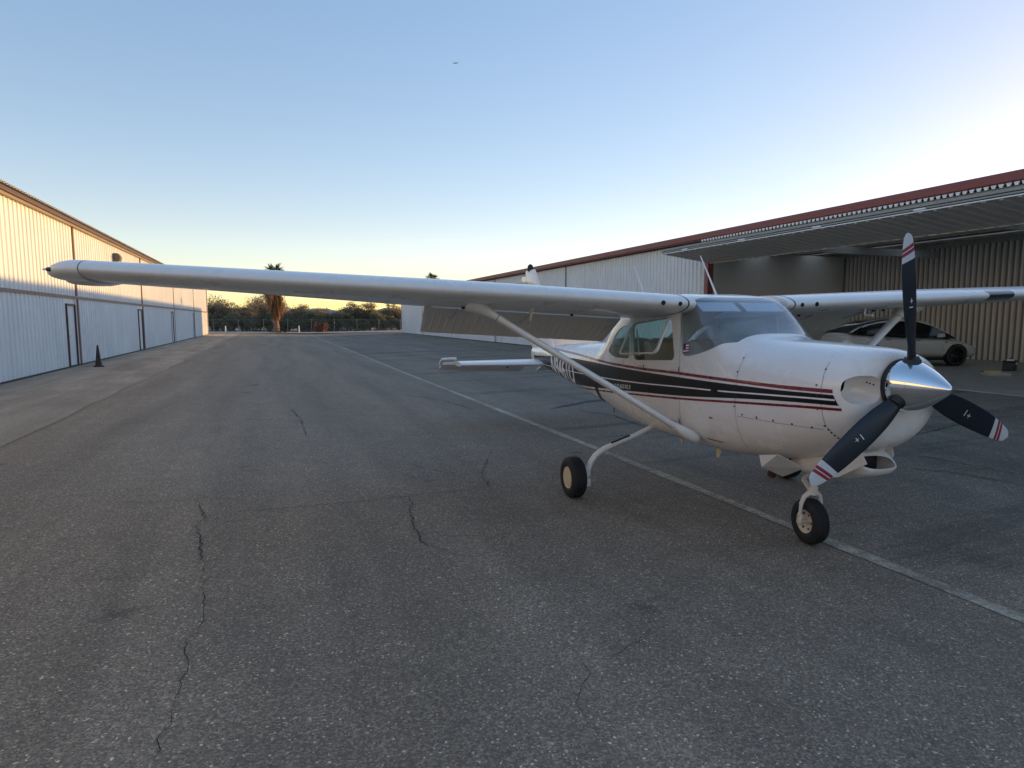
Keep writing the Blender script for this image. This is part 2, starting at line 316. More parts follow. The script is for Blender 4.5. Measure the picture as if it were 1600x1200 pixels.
# ------------------------------------------------------------------ ribbed sheets
def ribbed(along, a0, a1, z0, z1, face, sgn, pitch=0.305, depth=0.032, rib=0.10, mat=None, name='wall_panel', parent=None, holes=(), pan=None):
    """vertical ribbed sheet. along = 'x' or 'y' axis the sheet runs on; face = coordinate of its pan; ribs stand out towards sgn"""
    prof = [(a0, 0)]; k = math.ceil(a0 / pitch)
    while k * pitch + rib < a1:
        a = k * pitch
        if a > a0 + 0.01: prof += [(a, 0), (a + rib * 0.22, depth), (a + rib * 0.78, depth), (a + rib, 0)]
        k += 1
    prof.append((a1, 0)); B = MB()
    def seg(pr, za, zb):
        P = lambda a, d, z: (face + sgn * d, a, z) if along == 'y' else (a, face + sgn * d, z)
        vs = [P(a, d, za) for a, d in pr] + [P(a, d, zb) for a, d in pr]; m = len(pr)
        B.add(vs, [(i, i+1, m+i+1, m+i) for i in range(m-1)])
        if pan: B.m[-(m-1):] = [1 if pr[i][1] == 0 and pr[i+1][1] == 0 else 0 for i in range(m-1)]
    if not holes: seg(prof, z0, z1)
    else:
        cur = a0
        for h0, h1, hz in sorted(holes):
            seg([p for p in prof if cur <= p[0] <= h0] + [(h0, 0)], z0, z1)
            if hz < z1: seg([(h0, 0), (h1, 0)], hz, z1)
            cur = h1
        seg([(cur, 0)] + [p for p in prof if p[0] > cur], z0, z1)
    return B.build(name, [mat, pan] if pan else mat, parent, fix=False)

# ------------------------------------------------------------------ left hangar row
FL = gz(XL)
H = empty('hangar_building', (XL, 20, FL)); tag(H, 'long white ribbed hangar row on the left with sunlit upper wall', 'hangar')
def HL(o): o.location = (-XL, -20, -FL); o.parent = H; return o
seams = [-9.9, 2.0, 13.9, 25.72, 37.6, 49.0, 60.9, 73.0]
pdoors = [(24.42, 25.34), (36.35, 37.27), (47.4, 48.3), (59.9, 60.8)]
for y0, y1 in zip([-22] + seams[:-1], seams):
    hs = [(d0 - 0.05, d1 + 0.05, FL + 2.08) for d0, d1 in pdoors if y0 < d0 < y1]
    HL(ribbed('y', y0 + 0.03, y1 - 0.03, FL + 0.05, FL + 2.255, XL, 1, mat=M['panel'], name='lower_wall_panel', holes=hs))
    HL(ribbed('y', y0 + 0.03, y1 - 0.03, FL + 2.345, FL + 4.66, XL - 0.02, 1, mat=M['panel'], name='upper_wall_panel'))
    HL(MB().box(XL - 0.03, XL + 0.045, y0, y1 - 0.004, FL + 2.255, FL + 2.345).build('rail_trim', M['brown_trim']))
    HL(MB().box(XL - 0.06, XL + 0.03, y0, y1 - 0.004, FL - 0.05, FL + 0.05).build('base_trim', M['dark_trim']))
    HL(MB().box(XL - 0.05, XL + 0.05, y1 - 0.016, y1 + 0.016, FL + 0.05, FL + 2.24).build('seam_trim', M['brown_trim']))
    HL(MB().box(XL - 0.05, XL + 0.038, y1 - 0.014, y1 + 0.014, FL + 2.36, FL + 4.66).build('seam_trim', M['brown_trim']))
for d0, d1 in pdoors:
    D = HL(MB().box(XL - 0.03, XL - 0.005, d0, d1, FL + 0.06, FL + 2.02).build('personnel_door', M['panel']))
    f = MB().box(XL - 0.04, XL + 0.05, d0 - 0.03, d0, FL + 0.05, FL + 2.06).box(XL - 0.04, XL + 0.05, d1, d1 + 0.03, FL + 0.05, FL + 2.08).box(XL - 0.038, XL + 0.048, d0, d1, FL + 2.02, FL + 2.08)
    f.build('door_frame', M['dark_frame'], D)
    MB().box(XL - 0.005, XL + 0.01, d0 + 0.06, d0 + 0.12, FL + 0.95, FL + 1.1).tube([(XL + 0.01, d0 + 0.09, FL + 1.02), (XL + 0.05, d0 + 0.09, FL + 1.02), (XL + 0.05, d0 + 0.2, FL + 1.02)], 0.012, 6).build('door_handle', M['steel'], D)
    MB().box(XL - 0.004, XL + 0.02, d0 + 0.04, d0 + 0.16, FL + 1.5, FL + 1.66).build('hasp', M['steel'], D)
HL(MB().box(XL - 0.3, XL + 0.10, -22, 73.1, FL + 4.66, FL + 4.77).build('eave_trim', M['tan_trim']))
HL(MB().box(XL + 0.10, XL + 0.16, -22, 73.12, FL + 4.74, FL + 4.86).build('gutter', M['dark_frame']))
# corrugated roof: rib ends make the uneven eave outline
def roofsheet(x0, z0, x1, z1, y0, y1, pitch, d, name):
    pr = []; y = y0
    while y < y1: pr += [(y, 0), (y + pitch*0.3, 0), (y + pitch*0.42, d), (y + pitch*0.78, d), (y + pitch*0.9, 0)]; y += pitch
    B = MB(); m = len(pr)
    for dz in (0, -0.02): B.add([(x0, a, z0 + h + dz) for a, h in pr] + [(x1, a, z1 + h + dz) for a, h in pr], [(i, i+1, m+i+1, m+i) for i in range(m-1)])
    o = len(B.v) - 4 * m
    B.f += [(i, i+1, 2*m+i+1, 2*m+i) for i in range(m-1)]; B.m += [0] * (m-1)
    return B.build(name, M['roof'], fix=False)
HL(roofsheet(XL + 0.24, FL + 4.885, XL - 13, FL + 5.55, -22, 73.1, 0.205, 0.032, 'roof'))
HL(ribbed('x', XL - 24, XL - 0.02, FL, FL + 4.9, 73.05, 1, mat=M['panel'], name='end_wall_panel'))
HL(MB().box(XL - 0.06, XL + 0.06, 73.05, 73.16, FL, FL + 4.66).build('corner_trim', M['white_edge']))
# flood lamp on the wall
wy = 31.7; L = empty('wall_lamp', (XL + 0.03, wy, 4.45)); tag(L, 'small dark floodlight fixed high on the sunlit left hangar wall', 'lamp')
MB().prism([(0, -0.16), (0.05, -0.19), (0.22, -0.17), (0.26, 0.02), (0.16, 0.17), (0, 0.17)], 1, -0.2, 0.2).build('housing', M['lamp_grey'], L, bevel=0.012)
MB().prism([(0.055, -0.2), (0.215, -0.18), (0.215, -0.172), (0.055, -0.192)], 1, -0.17, 0.17).build('lens', M['white_edge'], L)

# ------------------------------------------------------------------ right hangar row with one folding door open
FR = gz(XR) + 0.006; EZ = 4.50                              # eave height of the wall sheets
G = empty('hangar_building', (XR, 30, FR)); tag(G, 'hangar row on the right with red fascia and an open folding door', 'hangar')
def HR(o): o.location = (-XR, -30, -FR); o.parent = G; return o
YO0, YO1 = -16.0, 18.35                                       # opening; near end stretched out of view to let in more light
XB = 25.6; YP = 23.2                                        # back wall, far partition
rs = [18.75, 29.9, 41.0, 52.1, 63.2, 74.2]
for y0, y1 in zip(rs[:-1], rs[1:]):
    HR(ribbed('y', y0 + 0.02, y1 - 0.02, FR + 0.04, EZ, XR, -1, mat=M['panel_r'], name='front_wall_panel', pitch=0.23, rib=0.09))
    HR(MB().box(XR - 0.037, XR + 0.03, y1 - 0.025, y1 + 0.025, FR, EZ).build('seam_trim', M['dark_trim']))
    HR(MB().box(XR - 0.03, XR + 0.03, y0, y1 - 0.03, FR - 0.04, FR + 0.04).build('base_trim', M['dark_trim']))
    HR(MB().box(XR - 0.034, XR + 0.02, y1 - 1.3, y1 - 1.27, FR + 0.05, FR + 2.1).box(XR - 0.034, XR + 0.02, y1 - 0.3, y1 - 0.27, FR + 0.05, FR + 2.1).build('door_edge', M['steel']))
HR(ribbed('y', -30, YO0 - 0.3, FR + 0.04, EZ, XR, -1, mat=M['panel_r'], name='front_wall_panel', pitch=0.23, rib=0.09))
HR(MB().box(XR - 0.10, XR + 0.12, YO1 + 0.02, YO1 + 0.22, FR, EZ).build('door_post', M['red_trim']))
HR(MB().box(XR - 0.05, XR + 0.10, YO1 + 0.22, YO1 + 0.42, FR, EZ).build('jamb_trim', M['steel']))
HR(MB().box(XR - 0.10, XR + 0.12, YO0 - 0.3, YO0 - 0.05, FR, EZ).build('door_post', M['red_trim']))
HR(MB().prism([(XR - 0.30, 4.545), (XR - 0.35, 4.57), (XR - 0.36, 4.70), (XR - 0.31, 4.765), (XR + 0.1, 4.775), (XR + 0.1, 4.545)], 1, -30, 74.3).build('fascia', M['red_trim']))
rz = lambda x: 4.73 + (x - XR - 0.12) * 0.025
for x0, x1 in ((XR + 0.12, 16.6), (17.8, 19.8), (21.0, 23.0), (24.2, XB + 0.4)):
    HR(roofsheet(x0, rz(x0), x1, rz(x1), -30, 74.3, 0.305, 0.03, 'roof_sheet'))
    HR(MB().prism([(x0, rz(x0) - 0.13), (x1, rz(x1) - 0.13), (x1, rz(x1) - 0.09), (x0, rz(x0) - 0.09)], 1, -30, 74.2).build('roof_liner', M['steel']))
for x0, x1 in ((16.6, 17.8), (19.8, 21.0), (23.0, 24.2)):           # unseen translucent panels between the sheets, added to brighten the bay
    HR(MB().prism([(x0 - 0.05, rz(x0) + 0.04), (x1 + 0.05, rz(x1) + 0.04), (x1 + 0.05, rz(x1) + 0.046), (x0 - 0.05, rz(x0) + 0.046)], 1, -30, 74.2).build('added_roof_light', M['added_rooflight']))
# rib ends of the roof sheet hanging below the fascia
B = MB(); y = 2.0
while y < YO1 + 0.1:
    B.prism([(y + 0.012, 4.543), (y + 0.118, 4.543), (y + 0.092, 4.475), (y + 0.038, 4.475)], 0, XR - 0.315, XR - 0.29); y += 0.145
HR(stuff(B.build('corrugated_edge', M['white_edge'])))
HR(MB().box(XR - 0.05, XR + 0.3, YO0 - 0.3, YO1 + 0.2, 4.30, 4.53).build('header_beam', M['steel']))
# folded door: upper leaf slopes out and down, lower leaf folds back under it
XH, ZH = 12.30, 3.985
def leaf(name, xa, za, xb, zb, th, mat):
    d = Vector((xb - xa, 0, zb - za)).normalized(); nrm = Vector((-d.z, 0, d.x)) * th
    poly = [(xa, za), (xb, zb), (xb + nrm.x, zb + nrm.z), (xa + nrm.x, za + nrm.z)]
    return MB().prism(poly, 1, YO0, YO1 + 0.1).build(name, mat)
HR(leaf('upper_door_leaf', XH + 0.06, ZH + 0.10, XR - 0.1, 4.33, 0.05, M['steel_d']))
HR(leaf('lower_door_leaf', XH, ZH, XR - 0.02, 3.755, 0.045, M['door_skin']))
y = 2.0; dx, dz = XR - 0.02 - XH, 3.755 - ZH; ribm = None
while y < YO1:                                              # each rib of the sheet on the underside
    if ribm is None:
        Bm = MB(); Bm.prism([(0, 0), (0.022, -0.030), (0.078, -0.030), (0.10, 0)], 0, 0, 1)
        Bm.v = [(XH + dx * u, yy, ZH + dz * u + z) for u, yy, z in Bm.v]
        r0 = Bm.build('door_rib', M['door_skin']); ribm = r0.data; bpy.data.objects.remove(r0)
    o = bpy.data.objects.new('door_rib', ribm); COL.objects.link(o); HR(o); o.location.y += y; y += 0.305
for k, (x, z, hx, hz, m) in enumerate([(XH - 0.02, ZH + 0.0, 0.045, 0.011, 'white_edge'), (XH + 0.02, ZH + 0.025, 0.03, 0.012, 'dash_r'), (XH + 0.0, ZH + 0.055, 0.035, 0.016, 'steel_d'), (XH + 0.05, ZH + 0.082, 0.03, 0.010, 'dash_r'), (XH + 0.02, ZH + 0.125, 0.035, 0.030, 'steel_d'), (XR - 0.12, 4.385, 0.06, 0.03, 'steel_d'), (XR - 0.02, 3.74, 0.03, 0.012, 'white_edge')]):
    HR(MB().box(x - hx, x + hx, YO0 - 0.02, YO1 + 0.11 + 0.003 * k, z - hz, z + hz).build('door_rail', M[m]))
for y in [YO1 - 1.2 - 2.6 * i for i in range(6)]:
    HR(MB().box(XH - 0.075, XH + 0.06, y - 0.12, y + 0.12, ZH + 0.025, ZH + 0.05).lathe((XH - 0.04, y - 0.11, ZH + 0.04), (0, 1, 0), [(0, 0.022), (0.22, 0.022)], 8).build('door_hinge', M['white_edge']))
# interior
HR(MB().box(XR + 0.1, XB + 0.3, -18, YP, FR - 0.05, FR + 0.012).build('floor_slab', M['concrete']))
HR(ribbed('y', -18, YP, FR + 0.01, 4.7, XB, -1, mat=M['panel_in'], name='back_wall_panel', pitch=0.216, depth=0.085, rib=0.105, pan=M['pan_shade']))  # pans coloured darker than ribs to paint in the shade between them
HR(MB().box(XB + 0.05, XB + 0.12, -30, 74.2, FR - 0.1, 4.98).build('back_wall', M['steel']))
HR(MB().box(XR + 0.03, XB - 0.05, YP, YP + 0.05, FR - 0.03, 4.75).build('partition_wall', M['plain_in']))
HR(MB().box(XR + 0.03, XB - 0.05, -18.06, -18, FR - 0.03, 4.75).build('partition_wall', M['plain_in']))
HR(MB().box(XR - 0.03, XB + 0.12, 74.2, 74.26, FR - 0.05, 4.6).build('end_wall', M['panel_r']))
for y in (-6.0, 0.0, 6.0, 12.0, 18.6):
    HR(MB().box(XR + 0.3, XB - 0.1, y - 0.06, y + 0.06, 4.32, 4.58).build('rafter', M['steel']))
HR(MB().box(XR + 1.25, XR + 1.31, 2, YP - 0.3, FR + 0.014, FR + 0.018).build('floor_line', M['line']))
HR(MB().lathe((17.0, 61.0, 4.7), (0, 0, 1), [(0, 0.16), (0.55, 0.16), (0.56, 0.32), (0.78, 0.32), (0.95, 0.05)], 14).build('roof_vent', M['steel']))
# aeroplane placement and setting numbers
WLE = -.65
WZ = 1.968
WDI = 2.5
FLAP = 31
FAFT = .06
FDN = .02
SLX = -.60
SLZ = .79
SUX = .26
TAILZ = 1.10
ELEV = 25
FINZ = 2.70
FINX = -6.30
MGX = -1.50
# ================================================================== the aeroplane (local frame: X forward, Y left, Z up, firewall at X = 0)
def fit(xs, ys):
    """monotone cubic interpolation"""
    xs = np.array(xs, float); ys = np.array(ys, float); o = np.argsort(xs); xs, ys = xs[o], ys[o]
    h = np.diff(xs); d = np.diff(ys) / h; m = np.zeros_like(ys); m[0], m[-1] = d[0], d[-1]
    for i in range(1, len(xs) - 1):
        if d[i-1] * d[i] > 0:
            w1, w2 = 2*h[i] + h[i-1], h[i] + 2*h[i-1]; m[i] = (w1 + w2) / (w1/d[i-1] + w2/d[i])
    def f(x):
        x = min(max(x, xs[0]), xs[-1]); i = min(max(int(np.searchsorted(xs, x)) - 1, 0), len(h) - 1); t = (x - xs[i]) / h[i]
        return float(ys[i]*(1+2*t)*(1-t)**2 + m[i]*h[i]*t*(1-t)**2 + ys[i+1]*t*t*(3-2*t) + m[i+1]*h[i]*t*t*(t-1))
    return f
def table(*rows): return fit([r[0] for r in rows], [r[1] for r in rows])
fw = table((1.005, .27), (.995, .335), (.97, .395), (.93, .435), (.85, .465), (.70, .49), (.40, .51), (0, .53), (-.5, .545), (-1.3, .55), (-2.0, .525), (-2.8, .445), (-3.4, .385), (-4.24, .305), (-5.2, .20), (-6.0, .10), (-6.35, .05))
fzt = table((1.005, 1.56), (.995, 1.585), (.97, 1.605), (.93, 1.62), (.85, 1.633), (.70, 1.643), (.40, 1.655), (0, 1.675), (-.14, 1.69), (-.20, 1.715), (-.66, 2.00), (-.76, 2.035), (-.9, 2.055), (-1.15, 2.075), (-1.6, 2.065), (-2.1, 2.02), (-2.24, 1.99), (-2.30, 1.955), (-2.78, 1.60), (-2.88, 1.565), (-3.1, 1.548), (-4.25, 1.47), (-5.4, 1.40), (-6.35, 1.33))
fzb = table((1.005, 1.12), (.995, 1.06), (.97, 1.0), (.93, .955), (.85, .905), (.70, .845), (.40, .76), (0, .685), (-.3, .655), (-.6, .64), (-1.5, .63), (-2.0, .655), (-2.84, .735), (-4.24, .885), (-6.0, 1.08), (-6.35, 1.12))
fzm = table((1.005, 1.37), (.85, 1.33), (.4, 1.26), (0, 1.22), (-2.2, 1.22), (-3.4, 1.22), (-6.35, 1.23))
fnu = table((1.005, 2.2), (.7, 2.4), (0, 2.6), (-.14, 2.9), (-.30, 3.8), (-.50, 5.2), (-.76, 7.5), (-2.0, 6.5), (-2.3, 4.5), (-2.9, 2.7), (-6.35, 2.3))
fnl = table((1.005, 2.2), (.7, 2.4), (0, 2.8), (-.6, 3.3), (-1.6, 3.3), (-2.9, 2.7), (-6.35, 2.3))
def sy(x, z):
    """half-width of the body at station x, height z"""
    zm = fzm(x); up = z >= zm; H = (fzt(x) - zm) if up else (zm - fzb(x)); n = fnu(x) if up else fnl(x)
    t = min(abs((z - zm) / H), 0.9999); return fw(x) * (1 - t**n) ** (1/n)
def ring(x, n=88, k=1.0):
    w, zt, zb, zm, nu, nl = fw(x), fzt(x), fzb(x), fzm(x), fnu(x), fnl(x); out = []
    for j in range(n):
        a = 2*math.pi*(j + 0.5)/n; c, s = math.cos(a), math.sin(a); e = nu if s > 0 else nl; H = (zt - zm) if s > 0 else (zm - zb)
        out.append((x, k*w*math.copysign(abs(c)**(2/e), c), zm + k*H*math.copysign(abs(s)**(2/e), s)))
    return out
AIR = empty('light_aeroplane')
tag(AIR, 'white high-wing propeller aeroplane with black and red stripes parked on the lane', 'aeroplane')
M.update({
 'paint': pm('aircraft_white_paint', (0.86, 0.825, 0.785), 0.27, var=0.04, scale=2.5, coat=0.5, dent=0.10, streak=0.15), 'paint_u': pm('aircraft_white_matt', (0.78, 0.74, 0.69), 0.4, var=0.06, scale=3),
 'p_black': pm('stripe_black', (0.010, 0.009, 0.010), 0.32, var=0.15, spec=0.3), 'p_red': pm('stripe_red', (0.20, 0.008, 0.022), 0.28, var=0.08, coat=0.4),
 'letter': pm('letter_white', (0.86, 0.85, 0.83), 0.35, var=0.05), 'seam': pm('panel_gap', (0.05, 0.05, 0.055), 0.7, var=0.2),
 'lap': pm('skin_lap_grey', (0.40, 0.40, 0.40), 0.5, var=0.15), 'screw': pm('screw_head', (0.07, 0.07, 0.075), 0.4, 0.6, 0.3), 'tyre': pm('tyre_rubber', (0.014, 0.014, 0.016), 0.72, var=0.25, scale=14, bump=0.2),
 'rim': pm('cream_rim', (0.62, 0.55, 0.42), 0.5, var=0.15, scale=20), 'hubcap': pm('cream_hub_cap', (0.66, 0.55, 0.36), 0.45, var=0.08),
 'chrome': pm('polished_spinner', (0.86, 0.87, 0.88), 0.06, 1.0, 0.02, 3), 'blade': pm('blade_navy', (0.010, 0.016, 0.026), 0.33, var=0.15, scale=8), 'tipw': pm('tip_white', (0.62, 0.64, 0.66), 0.4, var=0.05), 'tipr': pm('tip_red', (0.30, 0.016, 0.030), 0.4, var=0.08),
 'exh': pm('rusty_exhaust', (0.10, 0.045, 0.025), 0.7, 0.4, 0.4, 25), 'tan': pm('tan_upholstery', (0.42, 0.34, 0.23), 0.8, var=0.1, scale=12, bump=0.1), 'dash': pm('dark_panel', (0.02, 0.02, 0.022), 0.6, var=0.2),
 'liner': pm('cabin_liner', (0.50, 0.46, 0.39), 0.8, var=0.08), 'visor': pm('sun_visor', (0.75, 0.76, 0.78), 0.6, var=0.05), 'wing_u': pm('wing_white', (0.84, 0.815, 0.785), 0.30, var=0.05, scale=2, coat=0.4, dent=0.12, streak=0.12),
 'glass': glass_mat('tinted_window', (0.84, 0.95, 0.93), 0.02), 'wscreen': glass_mat('windscreen', (0.88, 0.92, 0.96), 0.075, 0.015, 1.6), 'lens_d': pm('landing_light_lens', (0.02, 0.022, 0.028), 0.08, var=0.1, coat=0.8), 'green': pm('green_lens', (0.004, 0.06, 0.035), 0.1, var=0.1, coat=1),
 'blue': pm('flag_blue', (0.02, 0.03, 0.12), 0.5, var=0.05), 'flagred': pm('flag_red', (0.35, 0.02, 0.04), 0.5, var=0.05),
})
def A(b, name, mat, parent=AIR, smooth=None, **k): return b.build(name, M[mat] if isinstance(mat, str) else [M[m] for m in mat], parent, smooth, **k)

# ---- fuselage shell with window openings
xs = [-6.35 + 6.35 * i / 150 for i in range(151)]
b = MB(); b.rings([ring(x) for x in xs]); body = A(b, 'fuselage', ['paint', 'liner'])
b = MB(); b.rings([ring(x) for x in xs]); thin = A(b, 'pane', 'glass')
sm = body.modifiers.new('s', 'SOLIDIFY'); sm.thickness = 0.022; sm.offset = -1; sm.material_offset = 1; sm.use_even_offset = False
sm = thin.modifiers.new('s', 'SOLIDIFY'); sm.thickness = 0.004; sm.offset = -1; sm.use_even_offset = False
for o in (body, thin): me = evaluated(o); o.modifiers.clear(); o.data = me
def rpoly(pts, r, k=5):
    """polygon with rounded corners"""
    out = []; n = len(pts)
    for i in range(n):
        p, a, c = Vector(pts[i]), Vector(pts[i-1]), Vector(pts[(i+1) % n]); rr = r[i] if hasattr(r, '__len__') else r
        u, w = (a - p), (c - p); d = min(rr, u.length*0.45, w.length*0.45); u = p + u.normalized()*d; w = p + w.normalized()*d
        for j in range(k + 1):
            t = j/k; q = u.lerp(p, t).lerp(p.lerp(w, t), t); out.append((q.x, q.y))
    return out
WIN_D = rpoly([(-1.70, 1.405), (-.90, 1.45), (-.975, 1.845), (-1.745, 1.775)], .07)         # door window opening
WIN_R = rpoly([(-2.42, 1.46), (-2.22, 1.405), (-1.815, 1.41), (-1.83, 1.765), (-2.03, 1.745), (-2.20, 1.66)], .06)   # rear quarter window
WIN_F = rpoly([(-.775, 1.498), (-.66, 1.503), (-.50, 1.535), (-.36, 1.58), (-.27, 1.632), (-.19, 1.64), (-.19, 2.6), (-.735, 2.6), (-.735, 2.02), (-.845, 1.90)], [.05, .02, .05, .05, .04, .01, .01, .01, .05, .05])
WIN_B = [(-2.35, 2.4), (-2.32, 1.80), (-2.55, 1.62), (-2.76, 1.58), (-2.76, 2.4)]
def cutter(poly, y0=-1.2, y1=1.2): return MB().prism(poly, 1, y0, y1).build('cutter', M['liner'])
cuts = [cutter(p) for p in (WIN_D, WIN_R, WIN_F, WIN_B)]; boolean(body, cuts); kill(*cuts)
body.data.shade_smooth(); body.data.set_sharp_from_angle(angle=R(32))
def grow(poly, d):
    c = Vector((sum(p[0] for p in poly)/len(poly), sum(p[1] for p in poly)/len(poly)))
    return [tuple(c + (Vector(p) - c) * (1 + d)) for p in poly]
def pane(name, poly, mat, y0=-1.2, y1=1.2):
    o = bpy.data.objects.new(name, thin.data.copy()); COL.objects.link(o); o.parent = AIR; o.data.materials.clear(); o.data.materials.append(M[mat])
    c = cutter(poly, y0, y1); boolean(o, [c], 'INTERSECT'); kill(c); o.data.shade_smooth(); o.data.set_sharp_from_angle(angle=R(40)); return o
pane('windscreen', WIN_F, 'wscreen'); pane('rear_window', WIN_B, 'glass')
pane('quarter_window', WIN_R, 'glass', -1.2, 0); pane('quarter_window', WIN_R, 'glass', 0, 1.2); pane('door_window', WIN_D, 'glass', 0, 1.2)
kill(thin)
# open right-hand door window, hinged along its top edge
hin0, hin1 = Vector((-1.745, -.515, 1.775)), Vector((-.975, -.515, 1.845)); ax = (hin1 - hin0).normalized()
rot = Matrix.Rotation(R(-27), 4, ax)
def swing(p):
    v = Vector((p[0], -sy(p[0], min(p[1], 1.95)) - .004, p[1])) - hin0; return hin0 + (rot @ v)
out_p = WIN_D; in_p = grow(WIN_D, -.07); nn = len(out_p); B = MB(); nrm = rot @ Vector((0, -1, 0))
r1 = [swing(p) for p in out_p]; r2 = [swing(p) for p in in_p]
B.v = [tuple(p) for p in r1 + r2 + [p + nrm*.016 for p in r1] + [p + nrm*.016 for p in r2]]
for i in range(nn):
    j = (i+1) % nn
    B.f += [(i, j, nn+j, nn+i), (2*nn+i, 3*nn+i, 3*nn+j, 2*nn+j), (i, 2*nn+i, 2*nn+j, j), (nn+i, nn+j, 3*nn+j, 3*nn+i)]; B.m += [0]*4
wf = A(B, 'open_window', 'paint'); wf['label'] = 'white framed side window swung open outwards'
gp = [swing(p) + nrm*.008 for p in in_p]; B = MB(); B.rings([gp, [p + nrm*.003 for p in gp]]); A(B, 'pane', 'glass', wf)
a, c = swing((-1.62, 1.72)), swing((-1.28, 1.43)); A(MB().tube([a + nrm*-.02, c + nrm*-.02], .008, 6), 'stay', 'visor', wf)

# ---- surface strips lying on the body: stripes, seams
def strip(zlo, zhi, x0, x1, off, nx=80, nz=4, sides=(-1, 1), slant0=0, slant1=0):
    B = MB()
    for s in sides:
        vs = []
        for i in range(nx + 1):
            for j in range(nz + 1):
                t = j / nz; xa = x0 + slant0 * t; xb = x1 + slant1 * t; x = xa + (xb - xa) * i / nx; z = zlo(x) + (zhi(x) - zlo(x)) * t
                y = sy(x, z); e = 1e-3; ny = 1.0; nz_ = -(sy(x, z+e) - sy(x, z-e)) / (2*e); nx_ = -(sy(x+e, z) - sy(x-e, z)) / (2*e); L = math.sqrt(1 + nz_**2 + nx_**2)
                vs.append((x + nx_/L*off, s * (y + off/L), z + nz_/L*off))
        k = nz + 1; B.add(vs, [(i*k+j, (i+1)*k+j, (i+1)*k+j+1, i*k+j+1) for i in range(nx) for j in range(nz)])
    return B
z_ru = table((-6.2, 1.30), (-4.88, 1.375), (-3.71, 1.361), (-2.82, 1.335), (-2.13, 1.326), (-1.55, 1.325), (-.79, 1.334), (0, 1.334), (.38, 1.336), (.82, 1.346), (1.0, 1.349))
z_bt = table((-6.2, 1.21), (-5.35, 1.243), (-4.68, 1.272), (-3.65, 1.299), (-2.81, 1.300), (-1.55, 1.297), (-.79, 1.299), (.385, 1.310), (.82, 1.323), (1.0, 1.325))
z_wl = table((-6.2, 1.10), (-4.5, 1.105), (-2.98, 1.130), (-1.55, 1.176), (-.78, 1.212), (-.2, 1.236), (.39, 1.268), (.82, 1.289), (1.0, 1.293))
z_bb = table((-6.2, 1.08), (-5.6, 1.03), (-4.85, .90), (-4.0, .925), (-2.86, .992), (-1.55, 1.082), (-.78, 1.130), (.39, 1.229), (.82, 1.252), (1.0, 1.256))
z_rl = table((-6.2, 1.0), (-4.85, .868), (-4.0, .888), (-2.89, .956), (-1.55, 1.052), (-.78, 1.104), (.39, 1.196), (.82, 1.225), (1.0, 1.230))
def sh(f, d): return lambda x: f(x) + d
def zlow(x): return max(z_bb(x), fzb(x) + .012)
A(strip(sh(z_ru, -.012), sh(z_ru, .014), -5.0, .895, .0018, 150, 2, (-1,)), 'red_stripe', 'p_red'); A(strip(sh(z_ru, -.012), sh(z_ru, .014), -5.0, .895, .0018, 150, 2, (1,)), 'red_stripe', 'p_red')
A(strip(sh(z_rl, -.009), sh(z_rl, .010), -4.42, .94, .0018, 150, 2, (-1,)), 'red_stripe', 'p_red'); A(strip(sh(z_rl, -.009), sh(z_rl, .010), -4.42, .94, .0018, 150, 2, (1,)), 'red_stripe', 'p_red')
for s_ in (-1, 1):
    A(strip(zlow, z_bt, -6.1, -4.6, .0016, 40, 14, (s_,)), 'black_stripe', 'p_black'); A(strip(zlow, z_bt, -4.6, .93, .0016, 150, 12, (s_,), 0, -.03), 'black_stripe', 'p_black')
    A(strip(sh(z_wl, -.006), sh(z_wl, .006), -6.0, -.335, .0026, 130, 1, (s_,)), 'white_line', 'letter'); A(strip(sh(z_wl, -.006), sh(z_wl, .006), -.24, .91, .0026, 40, 1, (s_,)), 'white_line', 'letter')

def ribbon(pts, w, off=.0016, sides=(-1, 1)):
    """thin dark gap along a side-view polyline (x, z)"""
    B = MB()
    P = []
    for (x0, z0), (x1, z1) in zip(pts[:-1], pts[1:]):
        k = max(1, int(math.hypot(x1-x0, z1-z0) / .03)); P += [(x0 + (x1-x0)*i/k, z0 + (z1-z0)*i/k) for i in range(k)]
    P.append(pts[-1])
    for s in sides:
        vs = []
        for i, (x, z) in enumerate(P):
            xa, za = P[max(i-1, 0)]; xb, zb = P[min(i+1, len(P)-1)]; L = math.hypot(xb-xa, zb-za); nx, nz = -(zb-za)/L*w, (xb-xa)/L*w
            for q in (-1, 1): X, Z = x + nx*q, z + nz*q; vs.append((X, s*(sy(X, Z) + off), Z))
        B.add(vs, [(2*i, 2*i+1, 2*i+3, 2*i+2) for i in range(len(P)-1)])
    return B
A(ribbon([(-.80, 1.93), (-.815, 1.5), (-.80, .80), (-.86, .70), (-1.0, .675)], .0016), 'door_gap', 'seam')
A(ribbon([(-1.0, .675), (-1.70, .70), (-1.77, .80), (-1.76, 1.76)], .0014), 'door_gap', 'seam')
A(ribbon([(-.02, 1.555), (-.015, 1.05), (0, .78)], .0014), 'firewall_gap', 'seam')
for xx in (-2.62, -3.35, -4.15): A(ribbon([(xx, fzt(xx) - .06), (xx, fzb(xx) + .08)], .0015), 'skin_lap', 'lap')
A(ribbon([(-1.9, .86), (-2.9, .93), (-4.6, 1.06)], .0014), 'skin_lap', 'lap')
A(ribbon([(.0, 1.055), (.40, 1.062), (.80, 1.072)], .0013), 'cowl_gap', 'seam')
A(ribbon([(.755, 1.575), (.79, 1.53), (.815, 1.42), (.82, 1.25), (.825, 1.10), (.86, 1.02)], .0014), 'nose_bowl_gap', 'seam')
